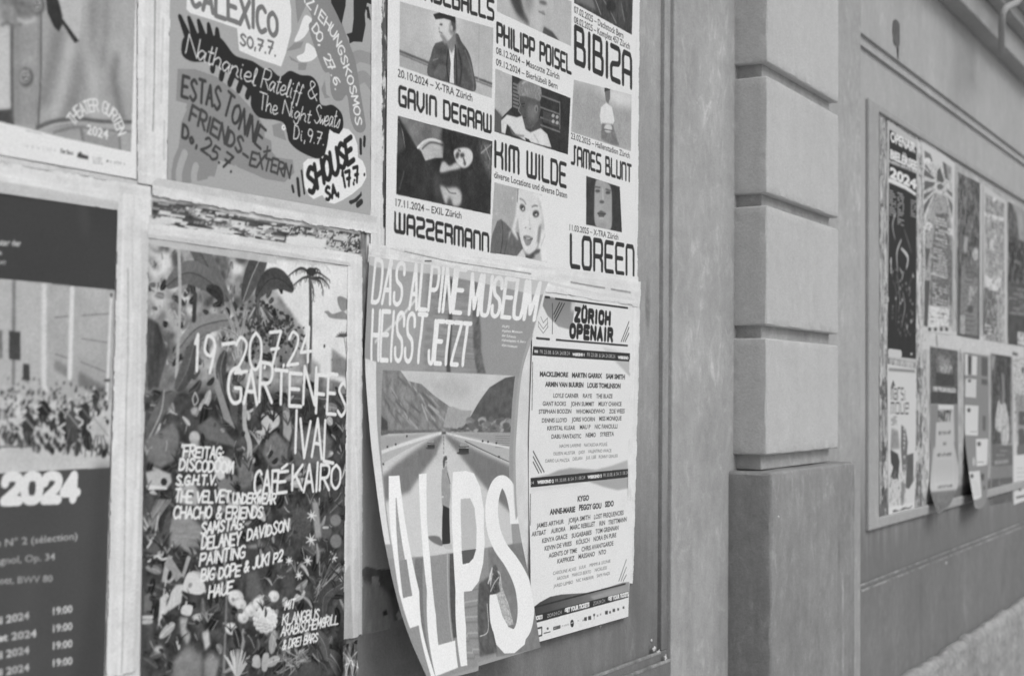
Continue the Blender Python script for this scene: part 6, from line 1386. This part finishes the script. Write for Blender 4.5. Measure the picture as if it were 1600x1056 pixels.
S.poly([(310, -70), (370, -40), (385, 120), (300, 130)], 140, soft=3, tex=20, tcell=10); S.poly([(300, 130), (370, 170), (385, 240), (370, 390), (330, 405), (305, 380), (325, 290), (305, 250)], 76, soft=1.5); S.poly([(400, -100), (440, -60), (460, 60), (440, 330), (410, 330), (395, 100)], 108, soft=1)
S.smudge((420, -60), (420, 480), 22, 186, 5, 5); S.poly([(450, 180), (512, 160), (512, 420), (470, 490), (440, 480)], 96, soft=1, tex=10, tcell=10); S.poly([(290, 390), (400, 420), (380, 560), (290, 600)], 190, soft=2); S.poly([(400, 420), (440, 440), (420, 630), (395, 620)], 140, soft=2); S.poly([(285, 660), (525, 610), (525, 700), (285, 775)], 206); rows(S, 325, 690, 500, 700, 2, 110, 3, 5, -.25, .6)
S.tatter([(290, 300), (440, 330), (440, 640), (290, 640)], 120, .6, (10, 6), 4)
S.build('poster', M_PRINT, 'small white film poster with black title letters, lower left on the far notice board', seed=26, **RB)
# 7 curled poster with a black bar title
def y_c7(s, t): return -(.045 * np.clip((t - .75) / .25, 0, 1) ** 2 + .008 * np.sin(np.pi * s) * np.clip(t, 0, 1))
def f_c7(st):
    p = hap(H7, st); s, t = st[:, 0], np.clip(st[:, 1], 0, 1.05); k = np.clip((t - .84) / .16, 0, 1) ** 1.5
    p[:, 0] = p[:, 0] * (1 - .62 * k) + 1474 * (.62 * k); return p
c7 = [(1453, 539), (1497, 547), (1498, 790), (1453, 803)]; H7 = np.linalg.inv(homog(c7, [(0, 0), (1, 0), (1, 1), (0, 1)]))
S = small(*c7, 176, Y=-.006, fn=f_c7, Yfn=y_c7)
S.view(1340, 520, 5.866)
S.poly([(668, 128), (918, 165), (918, 660), (668, 650)], 104, tex=14, tcell=30); S.poly([(740, 200), (850, 220), (870, 340), (720, 340)], 140, soft=8); S.ell(810, 330, 60, 40, 170, soft=4)
S.poly([(715, 365), (885, 385), (885, 490), (715, 475)], 78, tex=14, tcell=3); S.poly([(690, 490), (900, 510), (900, 550), (690, 530)], 188); S.poly([(668, 540), (918, 555), (918, 655), (668, 645)], 80, tex=18, tcell=(20, 4)); S.poly([(740, 660), (890, 665), (890, 700), (740, 695)], 196); S.type('PARTY', (735, 810), (860, 800), (737, 712), 78, bold=.06)
S.poly([(668, 650), (740, 650), (720, 1050), (668, 1050)], 130, soft=4); S.poly([(880, 650), (930, 650), (930, 1050), (890, 1050)], 130, soft=4)
S.poly([(720, 820), (875, 830), (880, 1400), (700, 1400)], 180, soft=2); S.smudge((742, 935), (850, 925), 13, 100, 5, 4); S.smudge((785, 1030), (812, 1028), 12, 100, 6, 4)
S.view(1340, 680, 5.866)
S.smudge((730, 196), (858, 186), 14, 100, 7, 4); S.poly([(715, 220), (870, 220), (870, 420), (715, 430)], 176, soft=2); S.smudge((735, 488), (866, 472), 12, 112, 8, 4); S.smudge((762, 580), (830, 566), 12, 108, 9, 4)
S.poly([(664, 60), (700, 60), (715, 700), (664, 760)], 132, soft=3); S.poly([(880, 60), (940, 60), (940, 700), (870, 700)], 128, soft=3); S.poly([(700, 620), (860, 600), (850, 660), (710, 680)], 130, soft=2)
S.view(1340, 680, 5.866).poly([(640, 520), (960, 490), (960, 860), (640, 880)], 104, tex=24, tcell=10, soft=3, a=.9); S.view(1340, 520, 5.866).tatter([(668, 128), (918, 165), (918, 650), (668, 650)], 66, .57, (6, 5), 4)
S.build('poster', M_PRINT, 'curled narrow poster with dark title bars, lower end rolled off the notice board', seed=27, **RB)
# 8 brown poster with pale cards, lower corner peeling
def y_c8(s, t): return -(.055 * np.clip((t - .5) / .5, 0, 1) ** 1.6 * (1 - .55 * s))
def f_c8(st):
    p = hap(H8, st); s, t = st[:, 0], np.clip(st[:, 1], 0, 1.05); k = np.clip((t - .5) / .5, 0, 1) ** 1.5
    p[:, 0] += 17 * k * (1 - s) - 5 * k * s; p[:, 1] += 14 * k * (1 - s) * s * 2; return p
c8 = [(1507, 550), (1544, 556), (1547, 782), (1506, 793)]; H8 = np.linalg.inv(homog(c8, [(0, 0), (1, 0), (1, 1), (0, 1)]))
S = small(*c8, 132, Y=-.006, fn=f_c8, Yfn=y_c8)
S.view(1340, 520, 5.866)
S.poly([(985, 190), (1010, 195), (1010, 390), (985, 385)], 196); S.poly([(1048, 210), (1095, 215), (1090, 390), (1045, 385)], 196); S.poly([(1012, 210), (1042, 215), (1040, 380), (1012, 375)], 84, soft=1)
S.poly([(990, 420), (1088, 425), (1085, 595), (985, 585)], 192); S.ell(1025, 440, 16, 14, 100); S.poly([(985, 660), (1108, 668), (1102, 940), (988, 935)], 198); S.ell(1020, 708, 16, 20, 86, soft=1); rows(S, 1000, 905, 1090, 915, 1, 150, 2, 4)
S.poly([(1135, 220), (1195, 230), (1190, 400), (1135, 390)], 96, soft=2); S.poly([(1135, 420), (1190, 430), (1190, 480), (1135, 470)], 96, soft=2); S.poly([(1145, 760), (1175, 760), (1172, 900), (1145, 890)], 100, soft=2)
S.view(1340, 680, 5.866)
S.poly([(1085, 32), (1195, 30), (1188, 265), (1090, 280)], 198); S.ell(1113, 78, 18, 22, 100, soft=1); rows(S, 1095, 245, 1180, 250, 1, 130, 3, 4); S.poly([(1015, 330), (1118, 320), (1136, 560), (1055, 585)], 196); S.ell(1048, 372, 16, 20, 100, soft=1); rows(S, 1040, 420, 1115, 540, 7, 176, 4, 3)
S.ell(1065, 240, 12, 40, 176, soft=2); S.poly([(1130, 350), (1160, 350), (1158, 410), (1135, 410)], 84, soft=1.5); S.poly([(1040, 600), (1200, 580), (1200, 760), (1060, 760)], 140, soft=2, tex=20, tcell=6); S.ell(1160, 480, 10, 20, 96, soft=1.5)
S.ragged(0, 0, 2, 4, seed=5)
S.build('poster', M_PRINT, 'small grey poster scattered with pale cards, its lower left corner peeling off', seed=28, **RB)
# 9 dark poster with a white figure
S = small((1548, 551), (1581, 557), (1584, 781), (1548, 788), 150)
S.view(1340, 520, 5.866)
S.poly([(1228, 195), (1405, 215), (1400, 1010), (1228, 1010)], 74, soft=1); S.poly([(1228, 200), (1260, 210), (1250, 340), (1228, 340)], 150, soft=2); S.poly([(1318, 360), (1340, 380), (1350, 560), (1345, 700), (1318, 690), (1326, 520)], 128, soft=2); S.poly([(1290, 620), (1320, 660), (1350, 640), (1385, 800), (1385, 1000), (1330, 1020), (1290, 920), (1260, 840)], 186, curve=True, soft=2)
S.view(1340, 680, 5.866)
S.poly([(1228, -50), (1310, -30), (1320, 80), (1228, 90)], 80, soft=3); S.poly([(1228, 90), (1420, 90), (1420, 280), (1228, 285)], 104); rows(S, 1270, 140, 1370, 180, 2, 140, 2, 6); S.line([(1255, 250), (1380, 235)], 14, 150, soft=2); S.poly([(1228, 290), (1420, 270), (1420, 390), (1228, 400)], 128); S.poly([(1228, 400), (1420, 380), (1420, 660), (1228, 670)], 96); rows(S, 1290, 430, 1370, 450, 2, 128, 5, 6)
S.tatter([(1228, -900), (1420, -880), (1420, 660), (1228, 660)], 118, .6, (20, 8), 4)
S.build('poster', M_PRINT, 'small dark poster with a tall white figure, bottom row of the far board', seed=29, **RB)
# 10 white text poster at the frame edge
S = small((1582, 556), (1640, 566), (1640, 768), (1583, 789), 190)
S.view(1340, 520, 5.866)
S.poly([(1440, 560), (1800, 600), (1800, 1500), (1470, 1040)], 150, soft=6); rows(S, 1480, 740, 1800, 1020, 8, 92, 7, 20, .03, .8); S.ell(1515, 340, 14, 30, 100, soft=2)
S.view(1340, 680, 5.866)
S.line([(1470, 140), (1800, 90)], 50, 110); S.poly([(1430, 185), (1800, 140), (1800, 600), (1440, 632)], 202); S.ell(1488, 490, 12, 20, 90, soft=1); S.line([(1455, 570), (1800, 490)], 10, 110); rows(S, 1460, 300, 1800, 420, 4, 180, 3, 5)
S.view(1340, 520, 5.866).tatter([(1430, 200), (1800, 200), (1800, 1000), (1440, 1000)], 100, .6, (5, 12), 4)
S.build('poster', M_PRINT, 'small white text poster, rightmost in the bottom row of the far notice board', seed=30, **RB)
